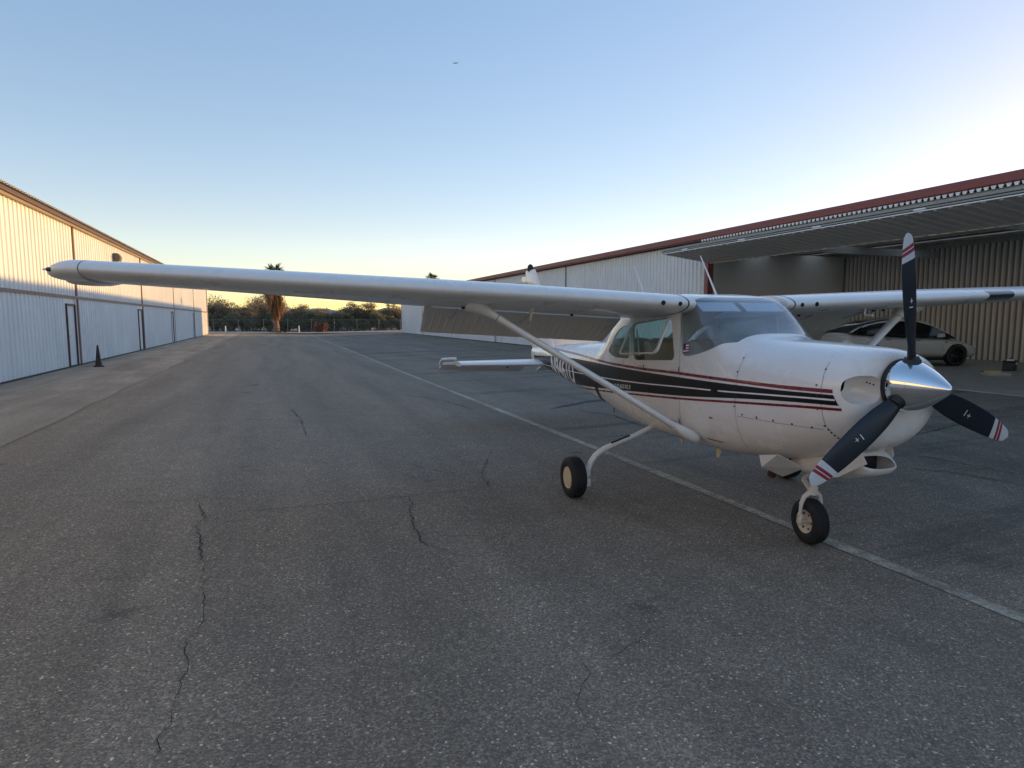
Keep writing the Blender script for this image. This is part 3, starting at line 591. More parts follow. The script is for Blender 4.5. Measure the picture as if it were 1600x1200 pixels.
def dot(x, z, r=.008, side=-1, off=.0005, mat='screw', name='screw'):
    y = sy(x, z); e = 2e-3; n = Vector((-(sy(x+e, z) - sy(x-e, z))/(2*e), side, -(sy(x, z+e) - sy(x, z-e))/(2*e))).normalized()
    c = Vector((x, side*y, z)) + n*off
    return A(MB().lathe(c, n, [(-.004, r), (.0015, r), (.0025, r*.6)], 8), name, mat)
for x in (.06, .22, .385, .56, .72): dot(x, 1.075, .0085)
for x, z in ((-.03, 1.52), (-.03, 1.41), (-.03, 1.13), (.815, 1.10), (.775, 1.38), (.80, 1.49), (.785, 1.31), (.83, 1.075), (.838, 1.055), (.846, 1.035), (.855, 1.015), (.868, 1.0), (-.01, 1.215), (.79, 1.215)): dot(x, z, .0075)
for x, z in ((-.82, 1.36), (-.83, .88)):                  # door hinges
    A(strip(lambda x: z - .004, lambda x: z + .004, x - .15, x + .012, .005, 6, 1, (-1,)), 'door_hinge', 'steel'); A(strip(lambda x: z - .035, lambda x: z + .035, x - .006, x + .006, .006, 1, 3, (-1,)), 'hinge_pin', 'seam')
A(strip(lambda x: 1.338, lambda x: 1.362, -1.60, -1.47, .006, 6, 1, (-1,)), 'door_handle', 'steel'); A(strip(lambda x: 1.335, lambda x: 1.372, -1.465, -1.45, .012, 2, 2, (-1,)), 'door_latch', 'dash')
A(strip(lambda x: .985, lambda x: .997, -.36, -.31, .002, 3, 1, (-1,)), 'placard', 'screw')
A(strip(lambda x: .782, lambda x: .79, -.47, -.27, .003, 4, 1, (-1,)), 'drain_slot', 'seam')
A(strip(lambda x: .70, lambda x: 1.02 + (x + 2.9) * .03, -2.93, -2.80, .002, 4, 12, (-1, 1), slant1=0), 'band', 'p_black')

# ---- rivet rows along the laps and the door frame
B = MB()
def rivets(pts, step=.032, r=.0032):
    P = []
    for (x0, z0), (x1, z1) in zip(pts[:-1], pts[1:]):
        k = max(1, int(math.hypot(x1-x0, z1-z0)/step)); P += [(x0 + (x1-x0)*i/k, z0 + (z1-z0)*i/k) for i in range(k)]
    for x, z in P:
        for s in (-1, 1):
            y = sy(x, z) + .0012; B.add([(x - r, s*y, z), (x, s*y, z + r), (x + r, s*y, z), (x, s*y, z - r), (x, s*(y + .0012), z)], [(0, 1, 4), (1, 2, 4), (2, 3, 4), (3, 0, 4)])
for xx in (-2.60, -3.33, -4.13, -4.9): rivets([(xx, fzt(xx) - .07), (xx, fzb(xx) + .09)])
for zz in (.12, .30): rivets([(-1.9, .74 + zz), (-2.9, .80 + zz), (-4.8, .96 + zz)])
rivets([(-.86, 1.42), (-.85, .82)]); rivets([(-.04, 1.50), (-.035, .85)]); rivets([(-1.82, 1.36), (-1.82, .78)]); rivets([(-.7, 1.44), (-.1, 1.50)], .04); rivets([(-.75, .76), (-.05, .80)], .035); rivets([(-1.75, .745), (-.9, .72)], .035)
stuff(A(B, 'rivets', 'lap'))
# ---- lettering
def letters(name, text, size, x0, z0, mat, shear=0.0, sx=1.0, off=.004, track=1.0, slope=0.0, bold=0.0):
    cu = bpy.data.curves.new('t', 'FONT'); cu.body = text; cu.size = size; cu.shear = shear; cu.space_character = track; cu.offset = bold
    t = bpy.data.objects.new('t', cu); COL.objects.link(t); me = evaluated(t); bpy.data.objects.remove(t); bpy.data.curves.remove(cu)
    bm = bmesh.new(); bm.from_mesh(me); bmesh.ops.triangulate(bm, faces=bm.faces)
    for _ in range(4):
        long = [e for e in bm.edges if e.calc_length() > .05]
        if not long: break
        bmesh.ops.subdivide_edges(bm, edges=long, cuts=1); bmesh.ops.triangulate(bm, faces=bm.faces)
    for v in bm.verts:
        x = x0 + v.co.x * sx; z = z0 + v.co.y + slope * (x - x0); v.co = (x, -(sy(x, z) + off), z)
    bmesh.ops.recalc_face_normals(bm, faces=bm.faces); bm.to_mesh(me); bm.free(); me.materials.clear(); return finish(name, me, M[mat], AIR)
letters('registration', 'N9461D', .42, -4.93, .985, 'letter', shear=.12, sx=.80, off=.0045, track=1.0, slope=-.035, bold=.012)
letters('type_name', 'CUTLASS RG II', .062, -2.21, 1.063, 'letter', shear=.15, sx=1.10, off=.003, slope=.055, bold=.001)


# ---- cowling: closed nose section with two cooling inlets
b = MB(); xs = [.0005 + .94 * i / 46 for i in range(47)] + [.955, .965, .975, .985, .992, .998, 1.002, 1.005]
b.rings([ring(x) for x in xs]); cowl = A(b, 'cowling', ['paint', 'dash'])
def blob(c, r, e=2.6, n=28):
    B = MB(); rs = []
    for i in range(1, 18):
        a = math.pi*i/18 - math.pi/2; ca, sa = math.cos(a), math.sin(a); x = r[0]*math.copysign(abs(sa)**(2/e), sa); k = ca**(2/e)
        rs.append([(c[0] + x, c[1] + r[1]*k*math.copysign(abs(math.cos(t))**(2/e), math.cos(t)), c[2] + r[2]*k*math.copysign(abs(math.sin(t))**(2/e), math.sin(t))) for t in [2*math.pi*j/n for j in range(n)]])
    B.rings(rs); return B.build('cutter', M['paint'])
cuts = [blob((1.03, s*.295, 1.362), (.20, .142, .098)) for s in (-1, 1)]; boolean(cowl, cuts); kill(*cuts)
cuts = [blob((.86, s*.355, 1.385), (.13, .062, .056)) for s in (-1, 1)]
for c_ in cuts: c_.data.materials.clear(); c_.data.materials.append(M['black'])
for c_ in cuts:
    m_ = cowl.modifiers.new('b', 'BOOLEAN'); m_.operation = 'DIFFERENCE'; m_.object = c_; m_.solver = 'EXACT'; m_.material_mode = 'TRANSFER'
me = evaluated(cowl); cowl.modifiers.clear(); cowl.data = me; kill(*cuts)
cowl.data.shade_smooth(); cowl.data.set_sharp_from_angle(angle=R(40))
for s in (-1, 1):
    pass
for x, z in ((.93, 1.405), (.955, 1.40), (.985, 1.395)): A(MB().lathe((x, -.20, z), (0.3, -1, 0.2), [(-.002, .006), (.003, .006)], 8), 'screw', 'screw')
# chin scoop under the nose bowl
def chin_ring(x, w, zt, zb, n=24):
    return [(x - .16*max(0, x - .4)/.6*(.5 + .5*math.sin(a)), w*math.copysign(abs(math.cos(a))**.7, math.cos(a)), (zt+zb)/2 + (zt-zb)/2*math.copysign(abs(math.sin(a))**.7, math.sin(a))) for a in [2*math.pi*j/n for j in range(n)]]
sec = [(.10, .05, .74, .68), (.18, .13, .78, .64), (.32, .17, .82, .622), (.50, .185, .88, .635), (.70, .19, .93, .675), (.83, .186, .95, .715), (.90, .176, .905, .742), (.935, .160, .872, .778)]
b = MB(); b.rings([chin_ring(*s) for s in sec], cap=(True, False)); b.rings([chin_ring(x - (.0 if i else 0), w*.9, zt - .015, zb + .018) for i, (x, w, zt, zb) in enumerate(sec[4:])], cap=(True, False))
n = 24; e = len(b.v) - 1; o1 = len(sec)*n - n; o2 = len(b.v) - n
b.f += [(o1 + j, o1 + (j+1) % n, o2 + (j+1) % n, o2 + j) for j in range(n)]; b.m += [0]*n
A(b, 'chin_scoop', 'paint_u', smooth=50)
A(MB().box(.72, .73, -.15, .15, .72, .90), 'air_filter', 'dash')
# cowl flap with exhaust, open nose-gear doors
def plate(name, pts, th, mat='paint', **k):
    P = [Vector(p) for p in pts]; nv = (P[1]-P[0]).cross(P[2]-P[0]).normalized()*th
    return A(MB().rings([P, [p + nv for p in P]]), name, mat, **k)
for s in (-1, 1):
    plate('cowl_flap', [(.34, s*.40, .80), (.33, s*.13, .672), (.115, s*.15, .555), (.165, s*.40, .665)], .006); plate('cowl_flap_cheek', [(.34, s*.402, .80), (.165, s*.402, .665), (.155, s*.42, .76)], .005)
    plate('nose_gear_door', [(.52, s*.185, .645), (.74, s*.205, .705), (.985 - (.17 if s > 0 else 0), s*.215, .855), (.915 - (.14 if s > 0 else 0), s*.212, .955), (.72, s*.21, .87), (.54, s*.20, .76)], .006, 'paint_u')
A(MB().tube([(.15, -.22, .72), (.08, -.21, .62), (.045, -.20, .555)], .034, 14), 'exhaust_pipe', 'exh', smooth=40)

# ---- spinner and propeller
PX, PZ = 1.095, 1.392
sp = [(0, .170), (.02, .176), (.05, .174), (.10, .160), (.16, .134), (.22, .101), (.28, .061), (.32, .030), (.333, .014), (.336, .002)]
spx = [d for d, r in sp]; fr_ = fit(spx, [r for d, r in sp]); prof = [(.336*i/40, fr_(.336*i/40)) for i in range(41)]
spin = A(MB().lathe((PX - .055, 0, PZ), (1, 0, 0), prof, 64), 'spinner', 'chrome', smooth=40)
A(MB().lathe((PX - .085, 0, PZ), (1, 0, 0), [(0, .14), (.004, .176), (.026, .178), (.030, .172)], 48), 'back_plate', 'dash', smooth=40)
for i in range(18):
    a = 2*math.pi*(i+.4)/18; A(MB().lathe((PX - .038, .1765*math.cos(a), PZ + .1765*math.sin(a)), (0, math.cos(a), math.sin(a)), [(-.003, .004), (.001, .004)], 6), 'screw', 'screw', spin)
RB = .995
bch = table((.10, .075), (.16, .085), (.24, .118), (.36, .152), (.52, .168), (.70, .160), (.84, .138), (.93, .108), (.965, .084), (.985, .05), (RB, .018))
bth = table((.10, .072), (.16, .062), (.24, .040), (.36, .026), (.52, .018), (.75, .012), (RB, .006)); btw = table((.10, 38), (.24, 27), (.5, 16), (.75, 11), (RB, 8))
def blade(ang):
    rs_ = sorted([.10, .13, .16, .20, .24, .28, .32, .36, .42, .48, .55, .62, .69, .75, .80, .818, .860, .883, .890, .913, .93, .95, .965, .975, .982, RB]); B = MB(); n = 20
    rad = Vector((0, math.cos(ang), math.sin(ang))); tang = Vector((0, -math.sin(ang), math.cos(ang)))      # counter-clockwise seen from the front
    rings = []
    for r in rs_:
        c, th, be = bch(r), bth(r), R(btw(r)); le = tang*math.cos(be) + Vector((1, 0, 0))*math.sin(be); up = rad.cross(le).normalized()
        q = []
        for j in range(n):
            a = 2*math.pi*j/n; u = math.cos(a); v = math.sin(a)
            q.append(Vector((PX + .01, 0, PZ)) + rad*(r - .022*u*max(0, min(1, (r - .74)/.10))*max(0, min(1, (RB - .005 - r)/.05))) + le*(c*.5*u + c*.02) + up*(th*.5*v*(1 - .35*u if r > .24 else 1)))
        rings.append(q)
    for i in range(len(rings)-1):
        r = (rs_[i] + rs_[i+1])/2
        m = 0 if r < .818 else 1 if r < .860 else 2 if r < .883 else 1 if r < .890 else 2 if r < .913 else 1
        B.rings(rings[i:i+2], cap=(i == 0, i == len(rings)-2), m=m)
    me = B.mesh('propeller_blade'); bm = bmesh.new(); bm.from_mesh(me); bmesh.ops.remove_doubles(bm, verts=bm.verts, dist=1e-5); bmesh.ops.recalc_face_normals(bm, faces=bm.faces); bm.to_mesh(me); bm.free()
    o = finish('propeller_blade', me, [M['blade'], M['tipw'], M['tipr']], AIR, 40)
    A(MB().lathe(Vector((PX + .01, 0, PZ)) + rad*.13, rad, [(0, .056), (.04, .056), (.05, .048), (.065, .042)], 20), 'blade_root_boot', 'black', o, smooth=40)
    # small white maker's marks on the face of the blade
    def face(r, u):
        c, th, be = bch(r), bth(r), R(btw(r)); le = tang*math.cos(be) + Vector((1, 0, 0))*math.sin(be); up = rad.cross(le).normalized()
        sgn = 1 if up.x > 0 else -1; v = math.sqrt(max(0, 1-u*u))
        return Vector((PX + .01, 0, PZ)) + rad*r + le*(c*.5*u + c*.02) + up*sgn*(th*.5*v*(1-.35*u) + .0012)
    Bm = MB()
    for (r0, u0, r1, u1, w) in ((.52, .30, .52, -.22, .006), (.56, .12, .56, -.24, .005), (.545, -.05, .578, -.05, .004)):
        a, c = face(r0, u0), face(r1, u1); sd_ = (c - a).normalized().cross(Vector((1, 0, 0))).normalized()*w*.5; mids = []
        for k in range(5):
            t = k/4; p = face(r0 + (r1-r0)*t, u0 + (u1-u0)*t); mids += [p - sd_, p + sd_]
        Bm.add(mids, [(2*k, 2*k+1, 2*k+3, 2*k+2) for k in range(4)])
    A(Bm, 'maker_mark', 'letter', o)
for ang in (97, 217, 337): blade(R(ang))

# ---- wings
def naca(n=26, a=0.0, e=1.0):
    """NACA 2412 half loops between chord fractions a and e: upper and lower lists of (x, z)"""
    X = [a + (e - a) * (1 - math.cos(math.pi * i / n)) / 2 for i in range(n + 1)] if a == 0 else [a + (e - a) * i / n for i in range(n + 1)]
    up, lo = [], []
    for x in X:
        yt = 5*.122*(.2969*math.sqrt(x) - .126*x - .3516*x**2 + .2843*x**3 - .1036*x**4); m, p = .02, .4
        yc = m/p**2*(2*p*x - x*x) if x < p else m/(1-p)**2*((1-2*p) + 2*p*x - x*x)
        up.append((x, yc + yt)); lo.append((x, yc - yt))
    return up, lo
WY0, WYS, WYT = .50, 2.58, 5.28
def wfr(a):
    t = max(0, a - WYS) / (5.45 - WYS); c = 1.63 - .50*t; xl = WLE - .16*t; zl = WZ + (a - .55)*math.tan(R(WDI)); i = R(4.5 - 2.3*max(0, (a - .55)/4.9)); return c, xl, zl, i
def wp(s, a, x, z):
    c, xl, zl, i = wfr(a); return Vector((xl - c*(x*math.cos(i) - 0*z), s*a, zl + c*z - c*x*math.sin(i)))
def panelw(s, a_list, x0, x1, n=24):
    B = MB(); up, lo = naca(n, x0, x1); loop = up[::-1] + (lo[1:] if x0 == 0 else lo)
    B.rings([[wp(s, a, x, z) for x, z in loop] for a in a_list]); return B
for s in (-1, 1):
    nm = 'wing'
    Wg = A(panelw(s, [WY0, .7, 1.2, 1.8, 2.3, WYS, 2.66], 0, .735, 30), nm, 'wing_u', smooth=35)
    A(panelw(s, [2.66, 3.2, 4.0, 4.7, WYT], 0, .765, 30), 'outer_wing_panel', 'wing_u', Wg, smooth=35)
    A(panelw(s, [2.69, 3.5, 4.4, WYT - .03], .775, 1.0, 10), 'aileron', 'wing_u', Wg, smooth=35)
    # flap lowered, with pressed beads on its skins
    up, lo = naca(12, .70, 1.0); c0 = 1.63
    loop = up[::-1] + [(.692, (up[0][1]+lo[0][1])/2 + .012), (.692, (up[0][1]+lo[0][1])/2 - .012)] + lo
    fa = R(FLAP); B = MB(); al = []; a = .60
    while a < 2.63: al += [(a, 0), (a + .028, 0), (a + .040, 1), (a + .052, 1), (a + .064, 0)]; a += .075
    al.append((2.64, 0)); rings_ = []
    for a, bead in al:
        q = []
        for i, (x, z) in enumerate(loop):
            zz = z
            if bead and .76 < x < .97: zz = z + (.0028 if i < len(up) else -.0028)
            dx, dz = (x - .735), (zz + .02); X = .735 + FAFT + dx*math.cos(fa) + dz*math.sin(fa); Z = -.02 - FDN - dx*math.sin(fa) + dz*math.cos(fa)
            q.append(wp(s, a, X, Z))
        rings_.append(q)
    B.rings(rings_); A(B, 'flap', 'paint_u', Wg)
    for a in (.75, 1.72, 2.45):
        p0, p1 = wp(s, a, .62, -.045), wp(s, a, .80, -.075); A(MB().tube([p0, p1], .016, 6), 'flap_track', 'steel', Wg)
    # drooped glass-fibre tip
    up, lo = naca(26); loop = up[::-1] + lo[1:-1]; rs_ = []
    for a, kx0, kx1, kz, dz in ((WYT, 0, 1, 1, 0), (5.36, .002, .995, 1.0, 0), (5.42, .015, .985, .93, -.004), (5.47, .05, .965, .78, -.010), (5.505, .11, .94, .56, -.016), (5.525, .20, .91, .30, -.021), (5.53, .30, .87, .10, -.023)):
        rs_.append([wp(s, a, kx0 + (kx1 - kx0)*x, (z if z > 0 else z*1.25)*kz + dz - (.020 if .4 < x < .95 and z < .02 else 0)*(1 if a > 5.3 else 0)*kz) for x, z in loop])
    A(MB().rings(rs_), 'wing_tip', 'wing_u', Wg, smooth=50)
    up, lo = naca(30, 0, .7); lp = [(x, z) for x, z in up[::-1] + lo[1:]]
    A(MB().rings([[wp(s, .575 + d, x - .0012 if x < .01 else x, z*1.02) for x, z in lp if x < .5] for d in (-.007, .007)], cap=(False, False), closed=False), 'root_seal', 'dash', Wg)
    A(MB().rings([[wp(s, WYT + d, x - .0008 if x < .01 else x, z*1.012) for x, z in lp] for d in (-.003, .003)], cap=(False, False), closed=False), 'tip_joint', 'seam', Wg)
    p = wp(s, 5.47, .045, -.010)
    nl = A(MB().lathe(p, (.6, s*.8, -.05), [(-.03, .014), (.0, .016), (.012, .012), (.018, .005)], 14), 'navigation_light', 'green', Wg, smooth=50)
    A(MB().lathe(p + Vector((.6, s*.8, -.05))*.02, (.6, s*.8, -.05), [(-.01, .006), (.008, .007), (.016, .003)], 10), 'strobe_lens', 'visor', nl, smooth=50)
    # skin joints: ribs and the leading-edge cuff line
    lo_ = [q for q in naca(60, 0, .72)[1] if q[0] > .03]; lp_ = lo_
    for a in (.95, 1.62, 2.32, 3.15, 3.95, 4.65):
        A(MB().rings([[wp(s, a + d, x, z - .0009) for k_, (x, z) in enumerate(lp_)] for d in (-.0012, .0012)], cap=(False, False), closed=False), 'skin_joint', 'lap', Wg)
    zl_ = [z for x, z in naca(200)[1] if x <= .16][-1]; zu_ = [z for x, z in naca(200)[0] if x <= .10][-1]
    A(MB().rings([[wp(s, a, .158, zl_ - .0012), wp(s, a, .162, zl_ - .0012)] for a in (.55, 1.2, 1.9, 2.58, 3.5, 4.4, 5.25)], cap=(False, False), closed=False), 'cuff_line', 'lap', Wg)
    # cabin air inlets in the leading edge
    for a, r_, nm_ in ((.66, .020, 0), (.83, .022, 1)):
        p = wp(s, a, .0015, -.004); d = Vector((1, 0, -.12))
        o = A(MB().lathe(p + Vector((.002, 0, 0)), d, [(-.03, r_*.8), (.0, r_), (.003, r_*.9)], 14), 'air_inlet', 'black', Wg)
    if s > 0:
        pr = [(x, z) for x, z in naca(60)[0][::-1] if x < .045] + [(x, z) for x, z in naca(60)[1][1:] if x < .045]
        A(MB().rings([[wp(s, a, x, z*1.03) + Vector((.003, 0, 0)) for x, z in pr] for a in (3.12, 3.3, 3.52)], cap=(False, False), closed=False), 'landing_light', 'lens_d', Wg, smooth=50)
    else:
        pt = wp(s, 1.92, .22, -.036)
        A(MB().rings([[pt + Vector((dx, dy, dz)) for dx, dy, dz in q] for q in ([(.05, -.008, .01), (.05, .008, .01), (-.05, .008, .01), (-.05, -.008, .01)], [(-.02, -.006, -.10), (-.02, .006, -.10), (-.06, .006, -.10), (-.06, -.006, -.10)], [(-.045, -.004, -.13), (-.045, .004, -.13), (-.06, .004, -.13), (-.06, -.004, -.13)])]), 'vent_mast', 'paint_u', Wg)
    if s > 0:
        pt = wp(s, 1.62, .12, -.036); A(MB().tube([pt + Vector((0, 0, .01)), pt + Vector((0, 0, -.07)), pt + Vector((.10, 0, -.075))], .011, 8), 'pitot_tube', 'visor', Wg)
    for a, xx in ((1.35, .5), (2.25, .42), (2.45, .45)):
        pt = wp(s, a, xx, -.044); A(MB().lathe(pt, (0, 0, -1), [(-.01, .016), (.012, .016)], 10), 'inspection_plug', 'black', Wg)
    # streamlined lift strut with cuffs
    lo_p, hi_p = Vector((SLX, s*.555, SLZ)), wp(s, 2.43, SUX, -.035); ax_ = (hi_p - lo_p).normalized(); ch = (Vector((1, 0, 0)) - ax_*ax_.x).normalized(); nv = ax_.cross(ch)
    def foil(p, c, t, n=20): return [p + ch*c*.5*math.cos(2*math.pi*j/n) + nv*t*.5*math.sin(2*math.pi*j/n)*(1 + .25*math.cos(2*math.pi*j/n)) for j in range(n)]
    L_ = (hi_p - lo_p).length
    A(MB().rings([foil(lo_p + ax_*(L_*t), .112, .055) for t in (.04, .3, .6, .97)]), 'lift_strut', 'wing_u', Wg, smooth=50)
    A(MB().rings([foil(lo_p + ax_*d, c_, t_) for d, c_, t_ in ((-.10, .02, .01), (-.085, .09, .05), (-.05, .14, .085), (.02, .155, .10), (.10, .14, .085), (.17, .120, .062))]), 'strut_cuff', 'wing_u', Wg, smooth=60)
    A(MB().rings([foil(hi_p - ax_*.30, .118, .060), foil(hi_p - ax_*.20, .13, .07), foil(hi_p - ax_*.11, .17, .10), foil(hi_p - ax_*.04, .27, .15), foil(hi_p + ax_*.04, .34, .20)]), 'strut_cuff', 'wing_u', Wg, smooth=60)
    A(MB().rings([foil(hi_p - ax_*(.235 + d), .126, .067) for d in (0, .006)]), 'cuff_joint', 'seam', Wg)

# ---- cabin roof vents, antennas
for x, y in ((-2.02, -.22), (-1.20, .10)):
    z = fzt(x) - .01; A(MB().tube([(x, y, z), (x - .17, y, z + .24), (x - .30, y, z + .42)], [.011, .008, .005], 6), 'whip_antenna', 'visor')

# ---- tail
def sym(n=12):
    return [((1 - math.cos(math.pi*i/n))/2) for i in range(n+1)]
def thick(x, t): return 5*t*(.2969*math.sqrt(x) - .126*x - .3516*x**2 + .2843*x**3 - .1036*x**4)
def foilring(P, c, t, x0=0.0, x1=1.0, defl=0.0, hx=.6):
    """P(x, h): maps chordwise x (metres aft) and height h to a point"""
    X = [x0 + (x1-x0)*u for u in sym()]; pts = [(x, thick(x, t)) for x in X[::-1]] + [(x, -thick(x, t)) for x in X[1:-1]]; q = []
    for x, h in pts:
        dx = (x - hx); X_, H_ = (x, h) if not defl else (hx + dx*math.cos(defl) + h*math.sin(defl), -dx*math.sin(defl) + h*math.cos(defl)); q.append(P(X_*c, H_*c))
    return q
TZ = TAILZ
for s in (-1, 1):
    def hp(a):
        t = a/1.70; c = 1.34 - .50*t; xl = -5.42 - .30*t
        return c, (lambda X, H: Vector((xl - X, s*a, TZ + H)))
    def span(al, x0, x1, defl=0): return MB().rings([foilring(hp(a)[1], hp(a)[0], .085, x0, x1, defl) for a in al])
    st = A(span([.03, .5, 1.0, 1.47], 0, .60), 'tailplane', 'wing_u', smooth=40)
    A(span([.16, .5, 1.0, 1.48, 1.68], .605, 1.0, R(ELEV)), 'elevator', 'paint_u', st, smooth=40)
    e_ = R(ELEV)
    hb = lambda a, X, H: hp(a)[1]((.6 + (X - .6)*math.cos(e_) + H*math.sin(e_))*hp(a)[0], (-(X - .6)*math.sin(e_) + H*math.cos(e_))*hp(a)[0])
    A(MB().rings([[hb(a, X, H) for X, H in ((.36, .0), (.375, .025), (.50, .03), (.50, -.02), (.375, -.025))] for a in (1.47, 1.72)]), 'horn_balance', 'wing_u', st, bevel=.008)
    A(MB().rings([[hb(a, X, H) for X, H in ((.50, .03), (.66, .03), (.66, -.03), (.50, -.02))] for a in (1.675, 1.72)]), 'horn_arm', 'wing_u', st)
    A(MB().box(-6.20, -6.12, s*.55 - .006, s*.55 + .006, TZ - .10, TZ - .03), 'hinge_bracket', 'dash', st)
# fin and rudder
def fin(z):
    t = (z - 1.35)/(FINZ - 1.35); xl = -5.15 - (FINX + 5.15)*-1*t if 0 else -5.15 + (FINX + 5.15)*t; c = 1.30 - .50*t; return c, (lambda X, H: Vector((xl - X, H, z)))
fz_ = [1.30, 1.6, 2.0, 2.4, FINZ - .10, FINZ - .03, FINZ]
def finring(z, x0, x1):
    c, P = fin(z); k = .085 if z < FINZ - .05 else (.07 if z < FINZ - .01 else .03); return foilring(P, c, k, x0, x1)
Fn = A(MB().rings([finring(z, 0, .60) for z in fz_]), 'fin', 'paint', smooth=40)
A(MB().rings([finring(z, .61, 1.0) for z in fz_[:-2]]), 'rudder', 'paint', Fn, smooth=40)
c, P = fin(FINZ); A(MB().lathe(P(.25, 0) + Vector((0, 0, -.02)), (0, 0, 1), [(0, .05), (.03, .05), (.05, .055), (.10, .045), (.125, .015)], 14), 'beacon', 'dash', Fn, smooth=50)
c, P = fin(FINZ - .22); A(MB().tube([P(.62*c, 0), P(.62*c, -.17), P(.62*c, -.26)], [.022, .018, .010], 8), 'tail_antenna', 'paint_u', Fn)
A(MB().rings([[Vector((x, y*k, z)) for x, y, z in ((-3.6, 0, 1.50), (-4.4, .03, 1.47), (-5.2, .05, 1.42), (-5.2, -.05, 1.42), (-4.4, -.03, 1.47))] for k in (1,)] + [[Vector((x, y, z)) for x, y, z in ((-3.65, 0, 1.52), (-4.5, .008, 1.60), (-5.25, .012, 1.80), (-5.25, -.012, 1.80), (-4.5, -.008, 1.60))]]), 'dorsal_fin', 'paint', Fn)
c, P = fin(FINZ - .30)
FLG = MB(); fx0, fx1 = P(.18, 0).x, P(.50, 0).x
A(MB().box(fx1, fx0, -.049, -.046, FINZ - .52, FINZ - .30), 'fin_emblem', 'tipr', Fn)

# ---- landing gear
def wheel(name, c, rad, wid, parent=AIR, hub='hubcap', side=-1, steer=0.0, disc=True):
    w = empty(name, c, steer); w.parent = parent; h = wid/2
    tp = [(-h*.80, rad*.52), (-h*.96, rad*.60), (-h, rad*.72), (-h*.92, rad*.88), (-h*.72, rad*.97)]
    gr = []
    for k, g in enumerate((-.42, -.14, .14, .42)): gr += [(h*(g - .035), rad*(1.0 - .01*abs(g))), (h*(g - .025), rad*.975), (h*(g + .025), rad*.975), (h*(g + .035), rad*(1.0 - .01*abs(g)))]
    tp = tp + gr + [(-d, r) for d, r in tp[::-1]]
    A(MB().lathe((0, 0, 0), (0, 1, 0), tp, 44, cap=(False, False)), 'tyre', 'tyre', w, smooth=35)
    if disc:
        rm = [(-h*.82, .001), (-h*.86, rad*.18), (-h*.84, rad*.40), (-h*.78, rad*.47), (-h*.86, rad*.53), (-h*.70, rad*.55), (h*.70, rad*.55), (h*.86, rad*.53), (h*.7, rad*.45), (h*.5, rad*.2), (h*.5, .001)]
        A(MB().lathe((0, 0, 0), (0, side*-1, 0), rm, 32, cap=(False, False)), 'rim', hub, w, smooth=40)
    else:
        rm = [(-h*.35, .001), (-h*.35, rad*.18), (-h*.45, rad*.30), (-h*.62, rad*.42), (-h*.84, rad*.52), (-h*.70, rad*.55), (h*.70, rad*.55), (h*.84, rad*.52), (h*.62, rad*.42), (h*.35, rad*.18), (h*.35, .001)]
        r_ = A(MB().lathe((0, 0, 0), (0, 1, 0), rm, 32, cap=(False, False)), 'rim', hub, w, smooth=40)
        for k in range(6):
            a = 2*math.pi*k/6
            for q in (-1, 1): A(MB().lathe((rad*.36*math.cos(a), q*h*.54, rad*.36*math.sin(a)), (0, q, 0), [(-.004, rad*.055), (.004, rad*.055)], 8), 'rim_hole', 'dash', r_)
        A(MB().lathe((0, 0, 0), (0, 1, 0), [(-h*1.15, rad*.10), (h*1.15, rad*.10)], 14), 'axle', 'steel', w)
    return w
GZ = gz(LX) + .006
for s in (-1, 1):
    cy = s*1.30; rad, wid = .205, .155; zc = GZ + rad - .004 + .018
    wheel('main_wheel', (MGX, cy, zc), rad, wid, side=s)
    pts = [Vector(p) for p in ((-1.56, s*.40, .70), (-1.55, s*.60, .625), (-1.54, s*.80, .565), (-1.53, s*.95, .515), (-1.52, s*1.05, .455), (-1.51, s*1.11, .385), (MGX, s*1.145, .30), (MGX, s*1.16, .24))]
    lg = A(MB().tube(pts, [.026, .027, .028, .030, .030, .029, .028, .026], 12), 'gear_leg', 'wing_u', smooth=50)
    st_ = [pts[1].lerp(pts[2], t) + Vector((.012, 0, .028)) for t in (.3, 1.0)] + [pts[2].lerp(pts[3], .5) + Vector((.012, 0, .030))]
    A(MB().tube(st_, .010, 6), 'step_tread', 'black', lg)
    A(MB().box(MGX - .03, MGX + .03, min(s*1.125, s*1.19), max(s*1.125, s*1.19), .255, .34).box(MGX - .02, MGX + .05, min(s*1.13, s*1.175), max(s*1.13, s*1.175), .155, .235), 'brake_caliper', 'paint', lg, bevel=.006)
    A(MB().lathe((MGX, s*1.13, zc), (0, s, 0), [(0, .02), (.1, .02)], 10), 'axle', 'steel', lg)
# nose gear with fork
NX, NY, NR = .26, .01, .182; NZ = gz(LX) + .006 + NR - .003; STEER = R(-6)
NW = wheel('nose_wheel', (NX, NY, NZ), NR, .125, hub='rim', steer=STEER, disc=False)
ng = empty('nose_gear', (NX, NY, NZ), STEER); ng.parent = AIR
for s in (-1, 1):
    A(MB().tube([(0, s*.088, -.01), (.0, s*.090, .06), (.004, s*.088, .15), (.010, s*.070, .205), (.016, s*.035, .235), (.018, 0, .245)], [.018, .017, .017, .019, .022, .024], 10), 'fork', 'paint_u', ng, smooth=50)
    A(MB().lathe((0, s*.08, 0), (0, s, 0), [(0, .026), (.025, .026), (.03, .018)], 14), 'axle_boss', 'rim', ng, smooth=40)
A(MB().lathe((.018, 0, .225), (.10, 0, 1), [(0, .034), (.06, .036), (.07, .024), (.16, .024), (.16, .034), (.42, .036)], 16), 'oleo_strut', 'paint_u', ng, smooth=40)
A(MB().lathe((.025, 0, .30), (.10, 0, 1), [(0, .0235), (.09, .0235)], 16), 'oleo_piston', 'chrome', ng, smooth=40)
